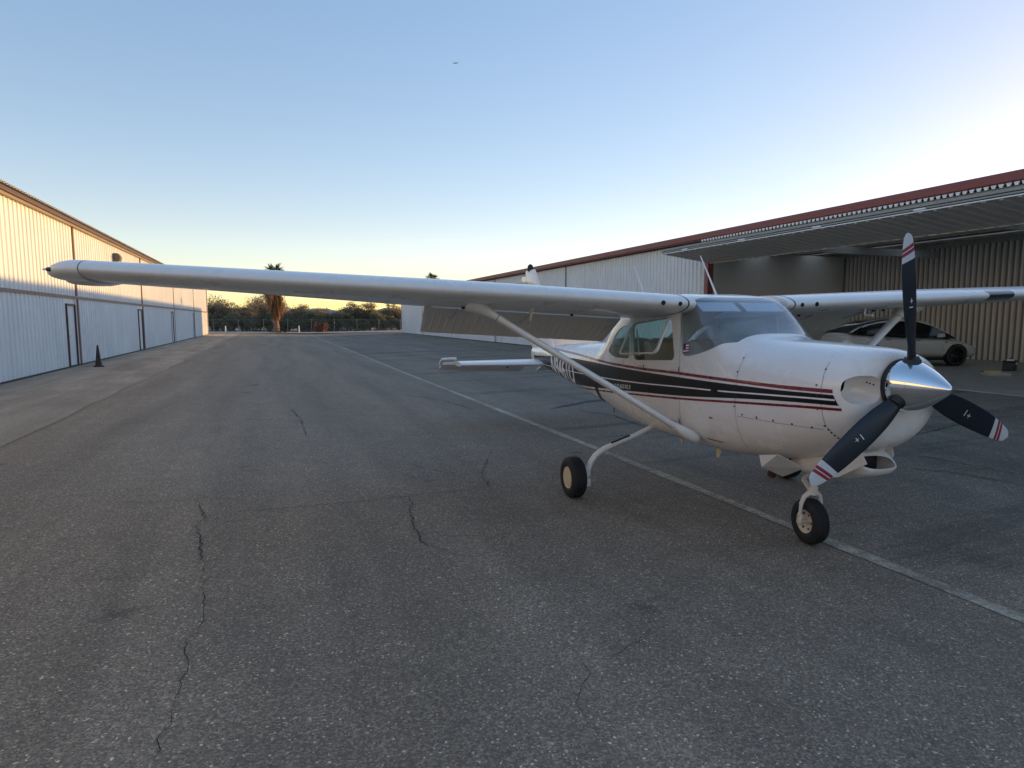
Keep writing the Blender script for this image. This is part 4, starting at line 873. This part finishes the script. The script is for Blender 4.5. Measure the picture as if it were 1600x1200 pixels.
A(MB().tube([(-.005, .012, .25), (-.10, .012, .315), (-.095, .012, .325), (.005, .012, .40)], .011, 6).tube([(-.005, -.012, .25), (-.10, -.012, .315), (-.095, -.012, .325), (.005, -.012, .40)], .011, 6), 'torque_link', 'paint_u', ng)

# ---- belly odds and ends
A(MB().rings([[(-.62 + dx, -.22 + dy, z) for dx, dy in ((.03, 0), (0, .006), (-.05, 0), (0, -.006))] for z in (.66,)] + [[(-.65 + dx*.6, -.22 + dy, .56) for dx, dy in ((.03, 0), (0, .006), (-.05, 0), (0, -.006))]]), 'belly_antenna', 'hubcap')
A(MB().tube([(-1.12, -.30, .66), (-1.12, -.30, .60)], [.018, .010], 8), 'fuel_drain', 'hubcap')
A(MB().tube([(-2.95, -.12, .76), (-2.97, -.12, .65)], .006, 6), 'drain_mast', 'dash')
# ---- cabin
def cushion(name, x0, x1, y0, y1, z0, z1, tilt=0, mat='tan', parent=AIR):
    o = A(MB().box(-(x1-x0)/2, (x1-x0)/2, -(y1-y0)/2, (y1-y0)/2, 0, z1-z0), name, mat, parent, bevel=.035); o.location = ((x0+x1)/2, (y0+y1)/2, z0); o.rotation_euler = (0, tilt, 0); return o
for x in (-1.45, -2.25):
    for y in (-.26, .26):
        sc_ = cushion('seat', x - .02, x + .48, y - .22, y + .22, 1.0, 1.14); cushion('seat_back', -.33, -.22, -.21, .21, .06, .62, R(-12), parent=sc_)
A(MB().prism([(-.30, 1.10), (-.34, 1.52), (-.30, 1.575), (-.12, 1.60), (-.06, 1.10)], 1, -.35, .35), 'instrument_panel', 'dash', bevel=.02)
A(MB().box(-2.0, -.1, -.38, .38, .79, .81), 'cabin_floor', 'liner')
for y in (-.24, .23):
    A(MB().rings([[(-.755, y - .20, 1.985), (-.755, y + .20, 1.985), (-.63, y + .20, 1.905), (-.63, y - .20, 1.905)], [(-.76, y - .20, 1.977), (-.76, y + .20, 1.977), (-.635, y + .20, 1.897), (-.635, y - .20, 1.897)]]), 'sun_visor', 'visor')
    A(MB().tube([(-.34, y, 1.36), (-.52, y, 1.37)], .012, 8).tube([(-.52, y - .13, 1.46), (-.53, y - .14, 1.40), (-.53, y - .08, 1.35), (-.53, y + .08, 1.35), (-.53, y + .14, 1.40), (-.52, y + .13, 1.46)], .013, 6), 'control_yoke', 'dash')
# flag sticker inside the windscreen corner
B = MB(); fx, fz0, fw_, fh = -.760, 1.523, .085, .085
def fp(u, v): x = fx + fw_*u; z = fz0 + fh*v + .01*u; return (x, -(sy(x, z) + .0012), z)
for k in range(7):
    B.add([fp(0, k/7), fp(1, k/7), fp(1, (k+1)/7), fp(0, (k+1)/7)], [(0, 1, 2, 3)], 0 if k % 2 == 0 else 1)
o_ = len(B.v); vs_ = [(x, y - .0006, z) for x, y, z in (fp(0, 3/7), fp(.45, 3/7), fp(.45, 1), fp(0, 1))]; B.add(vs_, [(0, 1, 2, 3)], 2)
A(B, 'flag_sticker', ['flagred', 'letter', 'blue'], fix=False)
AIR.location = (4.006, 4.089, 0); AIR.rotation_euler = (0, 0, R(-92.96))
# ================================================================== car inside the open hangar
M.update({
 'car': pm('car_white_paint', (0.58, 0.58, 0.56), 0.2, var=0.03, coat=0.8), 'carglass': pm('dark_car_glass', (0.006, 0.007, 0.008), 0.05, var=0.1, coat=1.0), 'trim': pm('black_car_trim', (0.01, 0.01, 0.011), 0.4, var=0.2),
 'wheelrim': pm('dark_car_rim', (0.03, 0.03, 0.032), 0.35, 0.6, 0.2), 'lampc': pm('car_headlamp', (0.35, 0.36, 0.38), 0.1, var=0.1, coat=1), 'lampr': pm('car_tail_lamp', (0.20, 0.01, 0.01), 0.2, var=0.1, coat=1),
 'yellow': pm('yellow_plastic', (0.62, 0.40, 0.03), 0.5, var=0.1), 'palegrey': pm('pale_grey_plastic', (0.42, 0.42, 0.40), 0.6, var=0.1), 'cone': pm('sooty_cone_rubber', (0.030, 0.024, 0.026), 0.7, var=0.35, scale=6), 'cone_red': pm('faded_red_rubber', (0.060, 0.030, 0.028), 0.7, var=0.3, scale=9),
 'hill': pm('hazed_hills', (0.33, 0.30, 0.31), 0.95, var=0.15, scale=0.004), 'palmtrunk': pm('palm_trunk', (0.24, 0.15, 0.09), 0.9, var=0.35, scale=5, bump=0.8), 'rust': pm('rusty_fronds', (0.14, 0.060, 0.038), 0.9, var=0.35, scale=6), 'bird': pm('bird_feathers', (0.03, 0.03, 0.035), 0.7),  # hill colour is paled to stand in for distance haze
})
CAR = empty('parked_car'); tag(CAR, 'white hatchback car with dark windows parked inside the open hangar', 'car')
cw = table((-2.37, .62), (-2.30, .78), (-2.0, .88), (-1.2, .93), (0, .945), (1.2, .93), (1.8, .88), (2.2, .76), (2.36, .60))
cbelt = table((-2.37, .80), (-2.30, 1.00), (-2.15, 1.10), (-1.6, 1.07), (-.6, 1.01), (.6, .975), (1.0, .965), (1.5, .90), (2.0, .78), (2.25, .66), (2.36, .55))
cbot = table((-2.37, .45), (-2.2, .30), (-1.6, .22), (1.6, .22), (2.2, .26), (2.36, .36))
def cring(x, n=36):
    w, zt, zb = cw(x), cbelt(x), cbot(x); zm = zb + (zt-zb)*.55; out = []
    for j in range(n):
        a = 2*math.pi*j/n; c, s_ = math.cos(a), math.sin(a); e = 3.6 if s_ > 0 else 3.2; H_ = (zt-zm) if s_ > 0 else (zm-zb)
        out.append((x, w*math.copysign(abs(c)**(2/e), c), zm + H_*math.copysign(abs(s_)**(2/e), s_)))
    return out
cb = A(MB().rings([cring(-2.37 + 4.73*i/70) for i in range(71)]), 'body', 'car', CAR, smooth=35)
cuts = [MB().lathe((x, s_*.60, .355), (0, s_, 0), [(0, .40), (.6, .40)], 40).build('cutter', M['trim']) for x in (-1.42, 1.47) for s_ in (-1, 1)]
boolean(cb, cuts); kill(*cuts); cb.data.shade_smooth(); cb.data.set_sharp_from_angle(angle=R(35))
rt = table((-2.12, 1.10), (-1.9, 1.24), (-1.5, 1.43), (-1.0, 1.555), (-.4, 1.615), (.1, 1.60), (.55, 1.47), (1.0, 1.23), (1.38, .955)); 
def gring(x):
    t_, b_ = rt(x), cbelt(x) - .02; t_ = max(t_, b_ + .012); wb = cw(x) - .045; h = (t_ - b_)/.62; wt = wb - .26*min(1, h); zr = b_ + (t_-b_)*.88
    wt = max(wt, .3); return [(x, wb, b_), (x, wb - (wb-wt)*.86, zr), (x, wt*.86, b_ + (t_-b_)*.975), (x, wt*.45, t_), (x, -wt*.45, t_), (x, -wt*.86, b_ + (t_-b_)*.975), (x, -(wb - (wb-wt)*.86), zr), (x, -wb, b_)]
gx = [-2.12 + 3.5*i/40 for i in range(41)]
gh = A(MB().rings([gring(x) for x in gx]), 'cabin', 'carglass', CAR, smooth=30)
for s_ in (-1, 1):
    def gp_(x, t, o=.006): r = gring(x); p, q = Vector(r[0]), Vector(r[1]); v = p.lerp(q, t); return Vector((v.x, s_*(v.y + o), v.z + o*.3))
    A(MB().rings([[gp_(x, 1.0, -.01), gp_(x, 1.0, .010), gp_(x, .90, .008), gp_(x, .90, -.01)] for x in [-1.75 + 2.95*i/24 for i in range(25)]]), 'roof_rail', 'car', CAR, smooth=40)
    A(MB().rings([[gp_(x, .0, -.02), gp_(x, .06, .010), gp_(x, .12, .006), gp_(x, .1, -.02)] for x in [-1.9 + 3.1*i/20 for i in range(21)]]), 'window_trim', 'trim', CAR)
    A(MB().add([gp_(-.18, .05), gp_(-.08, .05), gp_(-.10, .92), gp_(-.18, .92)], [(0, 1, 2, 3)]), 'door_pillar', 'trim', CAR)
    for x in (-1.42, 1.47):
        w_ = empty('wheel', (x, s_*.80, .355)); w_.parent = CAR
        A(MB().lathe((0, 0, 0), (0, 1, 0), [(-.11, .24), (-.125, .30), (-.10, .345), (0, .355), (.10, .345), (.125, .30), (.11, .24)], 32, cap=(False, False)), 'tyre', 'tyre', w_, smooth=40)
        rm_ = MB().lathe((0, 0, 0), (0, s_, 0), [(.06, .001), (.075, .05), (.06, .07), (.03, .22), (.10, .245), (.10, .25), (-.1, .25)], 30, cap=(False, False))
        for k in range(5):
            a = 2*math.pi*k/5; d = Vector((math.cos(a), 0, math.sin(a))); t_ = Vector((-math.sin(a), 0, math.cos(a))); rm_.obox(d*.14 + Vector((0, s_*.075, 0)), d*.10, t_*.022, Vector((0, .012, 0)))
        A(rm_, 'rim', 'wheelrim', w_, smooth=40)
    def cs_(x, z): 
        w, zt, zb = cw(x), cbelt(x), cbot(x); zm = zb + (zt-zb)*.55; e = 3.6 if z > zm else 3.2; H_ = (zt-zm) if z > zm else (zm-zb); return w*(1 - min(.999, abs((z-zm)/H_))**e)**(1/e)
    for x0, x1, z in ((-.98, -.80, .885), (.02, .20, .865)):
        A(MB().box(x0, x1, s_*(cs_(x0, z) + .006) - .006, s_*(cs_(x0, z) + .006) + .006, z - .012, z + .012), 'door_handle', 'trim', CAR)
    A(MB().box(1.02, 1.12, s_*(cs_(1.05, .80) + .004) - .006, s_*(cs_(1.05, .80) + .004) + .006, .785, .815), 'side_camera', 'trim', CAR)
    for xg, zt_ in ((-.14, .96), (.95, .93)):
        A(MB().add([(xg + d, s_*(cs_(xg, z) + .003), z) for z in (.30, .5, .7, zt_ - .03) for d in (-.005, .005)], [(0, 1, 3, 2), (2, 3, 5, 4), (4, 5, 7, 6)]), 'door_gap', 'trim', CAR)
    A(MB().rings([[(.80 + dx, s_*(.93 + dy), 1.02 + dz) for dx, dz in ((-.09, -.06), (.09, -.05), (.08, .06), (-.06, .065))] for dy in (0, .16)]), 'mirror', 'car', CAR, bevel=.02)
    A(MB().rings([[(x, s_*(cs_(x, z) + .004), z) for x, z in ((1.98, .70), (2.22, .60), (2.26, .64), (2.02, .76))], [(x, s_*(cs_(x, z) - .02), z) for x, z in ((1.98, .70), (2.22, .60), (2.26, .64), (2.02, .76))]]), 'headlamp', 'lampc', CAR)
    A(MB().rings([[(x, s_*(cs_(x, z) + .004), z) for x, z in ((-2.02, .98), (-2.28, .93), (-2.30, .87), (-2.05, .92))], [(x, s_*(cs_(x, z) - .02), z) for x, z in ((-2.02, .98), (-2.28, .93), (-2.30, .87), (-2.05, .92))]]), 'tail_lamp', 'lampr', CAR)
    A(MB().box(-.98, 1.02, s_*.86 - .03, s_*.86 + .03, .20, .29), 'sill', 'trim', CAR)
CAR.location = (20.15, 15.9, FR + .013); CAR.rotation_euler = (0, 0, R(-18))

# ================================================================== small things on the hangar floor
T = empty('tool_box', (20.95, 12.75, FR + .013), R(25)); tag(T, 'black tool box with a pale lid standing on the hangar floor', 'tool box')
A(MB().box(-.28, .28, -.15, .15, 0, .26), 'box', 'black', T, bevel=.02); A(MB().box(-.29, .29, -.16, .16, .26, .31), 'lid', 'black', T, bevel=.015)
A(MB().tube([(-.12, 0, .31), (-.12, 0, .37), (.12, 0, .37), (.12, 0, .31)], .014, 8), 'handle', 'black', T); A(MB().box(-.22, .12, -.168, -.160, .19, .25), 'label_strip', 'letter', T); A(MB().box(-.24, .02, -.11, .06, .312, .345), 'paper_pad', 'letter', T)
Y_ = empty('spirit_level', (19.75, 12.5, FR + .013), R(-35)); tag(Y_, 'small yellow level lying on the hangar floor by the tool box', 'tool')
A(MB().box(-.24, .24, -.03, .03, 0, .05), 'bar', 'yellow', Y_, bevel=.006); A(MB().box(-.05, .05, -.031, .031, .02, .04), 'vial', 'palegrey', Y_); A(MB().box(-.242, -.225, -.032, .032, -.0, .052), 'end_cap', 'black', Y_)
P_ = empty('drip_tray', (18.75, 11.75, FR + .013), R(-32)); tag(P_, 'pale grey shallow tray on the hangar floor in front of the yellow level', 'tray')
A(MB().rings([[(x*k, y*k, z) for x, y in ((-.30, -.2), (.30, -.2), (.30, .2), (-.30, .2))] for z, k in ((0, .9), (.07, 1.0), (.07, .93), (.015, .86))]), 'tray', 'palegrey', P_); A(MB().box(-.12, .12, -.03, .03, .016, .06), 'rag', 'letter', P_, bevel=.015)

# ================================================================== cone by the left hangar
K = empty('traffic_cone', (-5.45, 24.7, gz(-5.45) + .006), R(20)); tag(K, 'sooty dark traffic cone standing by the left hangar doors', 'traffic cone')
A(MB().lathe((0, 0, .03), (0, 0, 1), [(0, .105), (.02, .10), (.12, .086), (.24, .070)], 24), 'cone_foot', 'cone_red', K, smooth=40); A(MB().lathe((0, 0, .27), (0, 0, 1), [(0, .070), (.44, .026), (.45, .018)], 24), 'cone_body', 'cone', K, smooth=40)
A(MB().prism(rpoly([(-.145, -.145), (.145, -.145), (.145, .145), (-.145, .145)], .03), 2, 0, .03), 'cone_base', 'cone', K)

# ================================================================== far end of the lane: sand strip, fence, palms, thicket, hills
b = MB(); ys = [81.3, 82.2, 84, 87, 91, 120]; xs = [-60 + 4*i for i in range(36)]; rr = random.Random(5)
vs = [(x, y + (rr.uniform(-.25, .25) if 81 < y < 83 else 0), gz(min(max(x, XL), XR)) * (.6 if y < 90 else .3) + .05 + (.10 if 82 < y < 90 else .02) + rr.uniform(0, .05)) for y in ys for x in xs]; n = len(xs)
b.add(vs, [(i*n + j, i*n + j + 1, (i+1)*n + j + 1, (i+1)*n + j) for i in range(len(ys)-1) for j in range(n-1)]); struct(b.build('sand_strip', M['sand'], smooth=60))
FY = 90.0; F = empty('chain_link_fence', (5, FY, .1)); tag(F, 'low chain link fence with steel posts across the far end of the lane', 'fence')
x = -16.0; first = None
post = A(MB().tube([(0, 0, 0), (0, 0, 1.75)], .035, 8).lathe((0, 0, 1.75), (0, 0, 1), [(0, .042), (.03, .03), (.05, .005)], 8), 'post', 'galv', F); wm = MB()
for i in range(31):
    for d in (1, -1):
        x0 = i*.1 if d > 0 else 3 - i*.1; L = min(1.55, (3 - x0) if d > 0 else x0)
        if L > .05: wm.obox((x0 + d*L/2, .004*d, .08 + L/2), Vector((d*L/2, 0, L/2)), (0, .0022, 0), Vector((-d*.0022, 0, .0022)))
wire = A(wm, 'wire_mesh', 'galv', F); stuff(wire); rail = A(MB().tube([(0.04, 0, 1.66), (2.96, 0, 1.66)], .02, 6), 'top_rail', 'galv', F)
post.location = (x - 5, 0, 0); wire.location = (x - 5, 0, 0); rail.location = (x - 5, 0, 0)
for k in range(1, 15):
    for src in (post, wire, rail):
        o = src.copy(); COL.objects.link(o); o.parent = F; o.location = (x - 5 + 3*k, 0, 0)
        if src is wire: stuff(o)
for x, y, lb in ((-5.15, 83.0, 'short white pipe bollard left of the tall palm'), (3.15, 83.4, 'short white pipe bollard between the palm and the dead stump')):
    o = A(MB().lathe((0, 0, 0), (0, 0, 1), [(0, .06), (.85, .06), (.90, .045), (.92, .01)], 12), 'bollard', 'white_edge', None, smooth=40); o.location = (x, y, .15); tag(o, lb, 'bollard', 'bollards at the lane end')

def rnd_dir(g): 
    while True:
        v = Vector((g.uniform(-1, 1), g.uniform(-1, 1), g.uniform(-1, 1)))
        if .05 < v.length < 1: return v.normalized()
def crown_mesh(seed, rx, ry, rz, clumps, leaves, leaf, cr, droop=0.0):
    """leaf-sized faces in clumps spread through an uneven crown volume (base at z = 0)"""
    g = random.Random(seed); V, Fc = [], []
    lob = [(rnd_dir(g), g.uniform(.45, 1.25)) for _ in range(14)]
    for _ in range(clumps):
        d = rnd_dir(g); d.z = abs(d.z) if g.random() < .75 else d.z; k = max(lob, key=lambda l: l[0].dot(d))[1]; r = k * g.random()**.45
        c = Vector((d.x*rx*r, d.y*ry*r, rz*.48 + d.z*rz*.52*r)); q = cr*g.uniform(.5, 1.3)
        for _ in range(leaves):
            p = c + rnd_dir(g)*q*g.random()**.6; p.z -= droop*q*g.random(); 
            if p.z < .02: p.z = g.uniform(.02, .3)
            u = rnd_dir(g); w = u.cross(rnd_dir(g)).normalized(); l = leaf*g.uniform(.6, 1.5); u *= l; w *= l*.42; o = len(V)
            V += [tuple(p - u), tuple(p + w), tuple(p + u), tuple(p - w)]; Fc.append((o, o+1, o+2, o+3))
    me = bpy.data.meshes.new('crown'); me.from_pydata(V, [], Fc); me.update(); return me
def limb_mesh(seed, h, spread, n=6):
    g = random.Random(seed); B = MB()
    for k in range(n):
        a = 2*math.pi*k/n + g.uniform(-.4, .4); e = Vector((math.cos(a)*spread*g.uniform(.4, 1), math.sin(a)*spread*g.uniform(.4, 1), h*g.uniform(.6, .95)))
        m1 = e*.4 + Vector((g.uniform(-.15, .15), g.uniform(-.15, .15), h*.12)); B.tube([(0, 0, 0), m1*.5, m1, e], [.09, .07, .05, .012], 6)
        for q in range(2): B.tube([m1, m1.lerp(e, .5) + Vector((g.uniform(-.4, .4), g.uniform(-.4, .4), .25)), e + Vector((g.uniform(-.6, .6), g.uniform(-.6, .6), g.uniform(-.2, .5)))], [.035, .022, .006], 5)
    return B.mesh('trunk')
CM = {'g': [crown_mesh(10 + k, 1.5, 1.3, 2.3, 230, 30, .095, .42) for k in range(3)], 'o': [crown_mesh(20 + k, 2.0, 1.7, 3.9, 270, 28, .10, .50) for k in range(3)], 'b': [crown_mesh(30 + k, 2.1, 1.8, 4.6, 250, 26, .09, .56, .5) for k in range(3)]}
TM = {'g': limb_mesh(1, 1.7, 1.0), 'o': limb_mesh(2, 3.0, 1.3), 'b': limb_mesh(3, 3.9, 1.5)}
for k, m in (('g', 'leaf_g'), ('o', 'leaf_o'), ('b', 'leaf_b')):
    for me in CM[k]: me.materials.append(M[m])
    TM[k].materials.append(M['bark'])
def shrub(kind, x, y, sc, sz, i, label, group, nm):
    t = empty(nm, (x, y, .1), (i*2.4) % 6.28); t.scale = (sc, sc, sz); tag(t, label, 'shrub' if kind == 'g' else 'tree', group)
    for n_, me in (('crown', CM[kind][i % 3]), ('trunk', TM[kind])):
        o = bpy.data.objects.new(n_, me); COL.objects.link(o); o.parent = t
def zone(x):
    return 'beside the left hangar end' if x < -5.2 else 'between the left bollard and the tall palm' if x < .5 else 'between the tall palm and the dead stump' if x < 6 else 'between the dead stump and the right hangar'
g = random.Random(21); i = 0
for x in np.arange(-14, 22, 1.35):
    shrub('g', x + g.uniform(-.5, .5), 93.5 + g.uniform(-1, 1.5), g.uniform(.85, 1.3), g.uniform(.75, 1.2), i, 'low green shrub behind the fence ' + zone(x), 'shrubs ' + zone(x), 'shrub'); i += 1
for x in np.arange(-15, 24, 2.2):
    br = x < .5; kind = 'tall brown feathery tree in the thicket ' if br else 'grey olive tree in the thicket '
    shrub('b' if br else 'o', x + g.uniform(-.7, .7), 98.5 + g.uniform(-2, 3), g.uniform(.9, 1.25), (g.uniform(.8, 1.2) if br else g.uniform(.72, 1.05)), i, kind + zone(x), 'thicket trees ' + zone(x), 'thicket_tree'); i += 1
for x in np.arange(-16, 26, 4.1):
    br = x < .5; kind = 'tall brown feathery tree in the thicket ' if br else 'grey olive tree in the thicket '
    shrub('b' if br else 'o', x + g.uniform(-1, 1), 106 + g.uniform(-2, 4), 1.4, g.uniform(.85, 1.15) if br else g.uniform(.75, 1.05), i, kind + zone(x), 'thicket trees ' + zone(x), 'thicket_tree'); i += 1

def frond(B, base, d, L, g, fan=.75, droop=.5, n=11, w=.035):
    """fan-palm leaf: stalk plus splayed blades"""
    d = d.normalized(); hub = base + d*L*.45 + Vector((0, 0, -droop*.08*L)); side = d.cross(Vector((0, 0, 1)))
    side = side.normalized() if side.length > .05 else Vector((1, 0, 0)); B.tube([base, base.lerp(hub, .5) + Vector((0, 0, .03)), hub], [.022, .018, .012], 4)
    for k in range(n):
        a = (k/(n-1) - .5)*2.3; q = (d*math.cos(a) + side*math.sin(a)); l = L*fan*g.uniform(.6, 1.0)*(1 - .25*abs(a)/1.15)
        m_ = hub + q*l*.55; e = hub + q*l + Vector((0, 0, -droop*l*g.uniform(.3, .8))); s_ = q.cross(Vector((0, 0, 1))); s_ = (s_.normalized() if s_.length > .05 else side)*w
        B.add([hub, m_ - s_ - Vector((0, 0, .02)), m_ + s_, e], [(0, 1, 3, 2)])
def palm(loc, h, seed, label, skirt=True, sr=1.0):
    g = random.Random(seed); P = empty('palm_tree', loc); tag(P, label, 'palm tree')
    B = MB(); rs_ = []
    for i in range(60):
        z = h*i/59; r = (.42 - .16*min(1, z/1.5) - .05*z/h)*(1 + .10*((i % 2)*2 - 1)*.6); rs_.append([(r*math.cos(t)*g.uniform(.94, 1.06), r*math.sin(t)*g.uniform(.94, 1.06), z) for t in [2*math.pi*j/14 for j in range(14)]])
    A(B.rings(rs_), 'trunk', 'palmtrunk', P)
    B = MB()
    for i in range(58):
        a = g.uniform(0, 6.28); e = g.uniform(-.35, 1.35); frond(B, Vector((.1*math.cos(a), .1*math.sin(a), h + g.uniform(-.25, .1))), Vector((math.cos(a)*math.cos(e), math.sin(a)*math.cos(e), math.sin(e))), g.uniform(1.0, 1.5), g, .8, .35)
    A(B, 'crown', 'frond', P, fix=False)
    if skirt:
        B = MB(); z0 = h*.36
        for i in range(700):
            z = z0 + (h - .2 - z0)*g.random(); a = g.uniform(0, 6.28); r = .30 + (.55 + .35*math.sin(z*2.2 + a))*sr*((z - z0)/(h - z0))**.5*g.uniform(.4, 1); L = g.uniform(.7, 1.5)
            p0 = Vector((.26*math.cos(a), .26*math.sin(a), z + .25)); p1 = Vector((r*math.cos(a), r*math.sin(a), z)); p2 = p1 + Vector((g.uniform(-.18, .18), g.uniform(-.18, .18), -L)); s_ = Vector((-math.sin(a), math.cos(a), 0))*g.uniform(.03, .10)
            B.add([p0 - s_*.3, p0 + s_*.3, p1 + s_, p2 + s_*.4, p2 - s_*.4, p1 - s_], [(0, 1, 2, 5), (5, 2, 3, 4)])
        A(B, 'dead_skirt', 'dead_frond', P, fix=False)
        for i in range(14):
            a = g.uniform(0, 6.28); B = MB(); s_ = g.uniform(.12, .3); c = Vector((math.cos(a)*g.uniform(.4, 1.0), math.sin(a)*g.uniform(.4, 1.0), s_*.4)); B.obox(c, rnd_dir(g)*s_, rnd_dir(g)*s_*.5, rnd_dir(g)*s_*.4)
            A(B, 'fallen_husk', 'rust', P)
    return P
palm((.55, 83.6, .15), 7.35, 4, 'tall shaggy palm with a sunlit dead skirt at the lane end', sr=2.2)
palm((27.0, 112, .1), 8.9, 9, 'distant palm crown showing above the wing and right hangar roof', skirt=False)
D_ = empty('dead_palm_stump', (5.95, 86.0, .15)); tag(D_, 'short reddish dead palm stump heaped with dry fronds by the fence', 'stump'); g = random.Random(8)
A(MB().lathe((0, 0, 0), (.15, 0, 1), [(0, .5), (.4, .42), (.9, .34), (1.1, .2)], 14), 'stump', 'rust', D_); B = MB()
for i in range(90):
    a = g.uniform(0, 6.28); z = g.uniform(.3, 1.25); p0 = Vector((.25*math.cos(a), .25*math.sin(a), z)); p1 = p0 + Vector((math.cos(a)*.5, math.sin(a)*.5, .12)); p2 = p1 + Vector((math.cos(a)*.5, math.sin(a)*.5, -g.uniform(.3, .7))); p2.z = max(.03, p2.z); s_ = Vector((-math.sin(a), math.cos(a), 0))*.06
    B.add([p0 - s_, p0 + s_, p1 + s_, p2, p1 - s_], [(0, 1, 2, 4), (4, 2, 3)])
A(B, 'dry_fronds', 'rust', D_, fix=False)
# hills
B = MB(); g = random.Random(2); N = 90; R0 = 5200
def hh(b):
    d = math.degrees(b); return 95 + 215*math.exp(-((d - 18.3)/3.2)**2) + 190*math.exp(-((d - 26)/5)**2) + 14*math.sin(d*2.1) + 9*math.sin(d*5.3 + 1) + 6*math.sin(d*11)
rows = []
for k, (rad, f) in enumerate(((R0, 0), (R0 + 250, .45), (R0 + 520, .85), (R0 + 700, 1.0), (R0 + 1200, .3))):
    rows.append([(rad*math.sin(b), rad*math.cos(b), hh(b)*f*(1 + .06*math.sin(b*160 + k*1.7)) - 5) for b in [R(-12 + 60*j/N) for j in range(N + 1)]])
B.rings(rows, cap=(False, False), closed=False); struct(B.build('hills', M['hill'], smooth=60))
# bird
bd = Vector((math.sin(R(20.6 - 4.83)), math.cos(R(20.6 - 4.83)), 0)); Q = empty('bird', tuple(bd*72 + Vector((0, 0, 1.83 + 72*math.tan(R(20.85))))), R(60)); tag(Q, 'tiny dark bird gliding high in the blue sky', 'bird')
A(MB().lathe((-.16, 0, 0), (1, 0, 0), [(0, .012), (.08, .03), (.18, .045), (.27, .03), (.33, .006)], 10), 'body', 'bird', Q, smooth=60)
for s_ in (-1, 1): A(MB().rings([[Vector((x, s_*y, z)) for x, y, z in ((.06, .02, .01), (-.05, .02, .01), (-.08, .16, .07), (-.06, .34, .04), (.02, .20, .075))], [Vector((x, s_*y, z - .008)) for x, y, z in ((.06, .02, .01), (-.05, .02, .01), (-.08, .16, .07), (-.06, .34, .04), (.02, .20, .075))]]), 'wing', 'bird', Q)
A(MB().rings([[(-.14, -.012, 0), (-.14, .012, 0), (-.26, .04, .0), (-.26, -.04, .0)], [(-.14, -.012, .008), (-.14, .012, .008), (-.26, .04, .006), (-.26, -.04, .006)]]), 'tail', 'bird', Q)
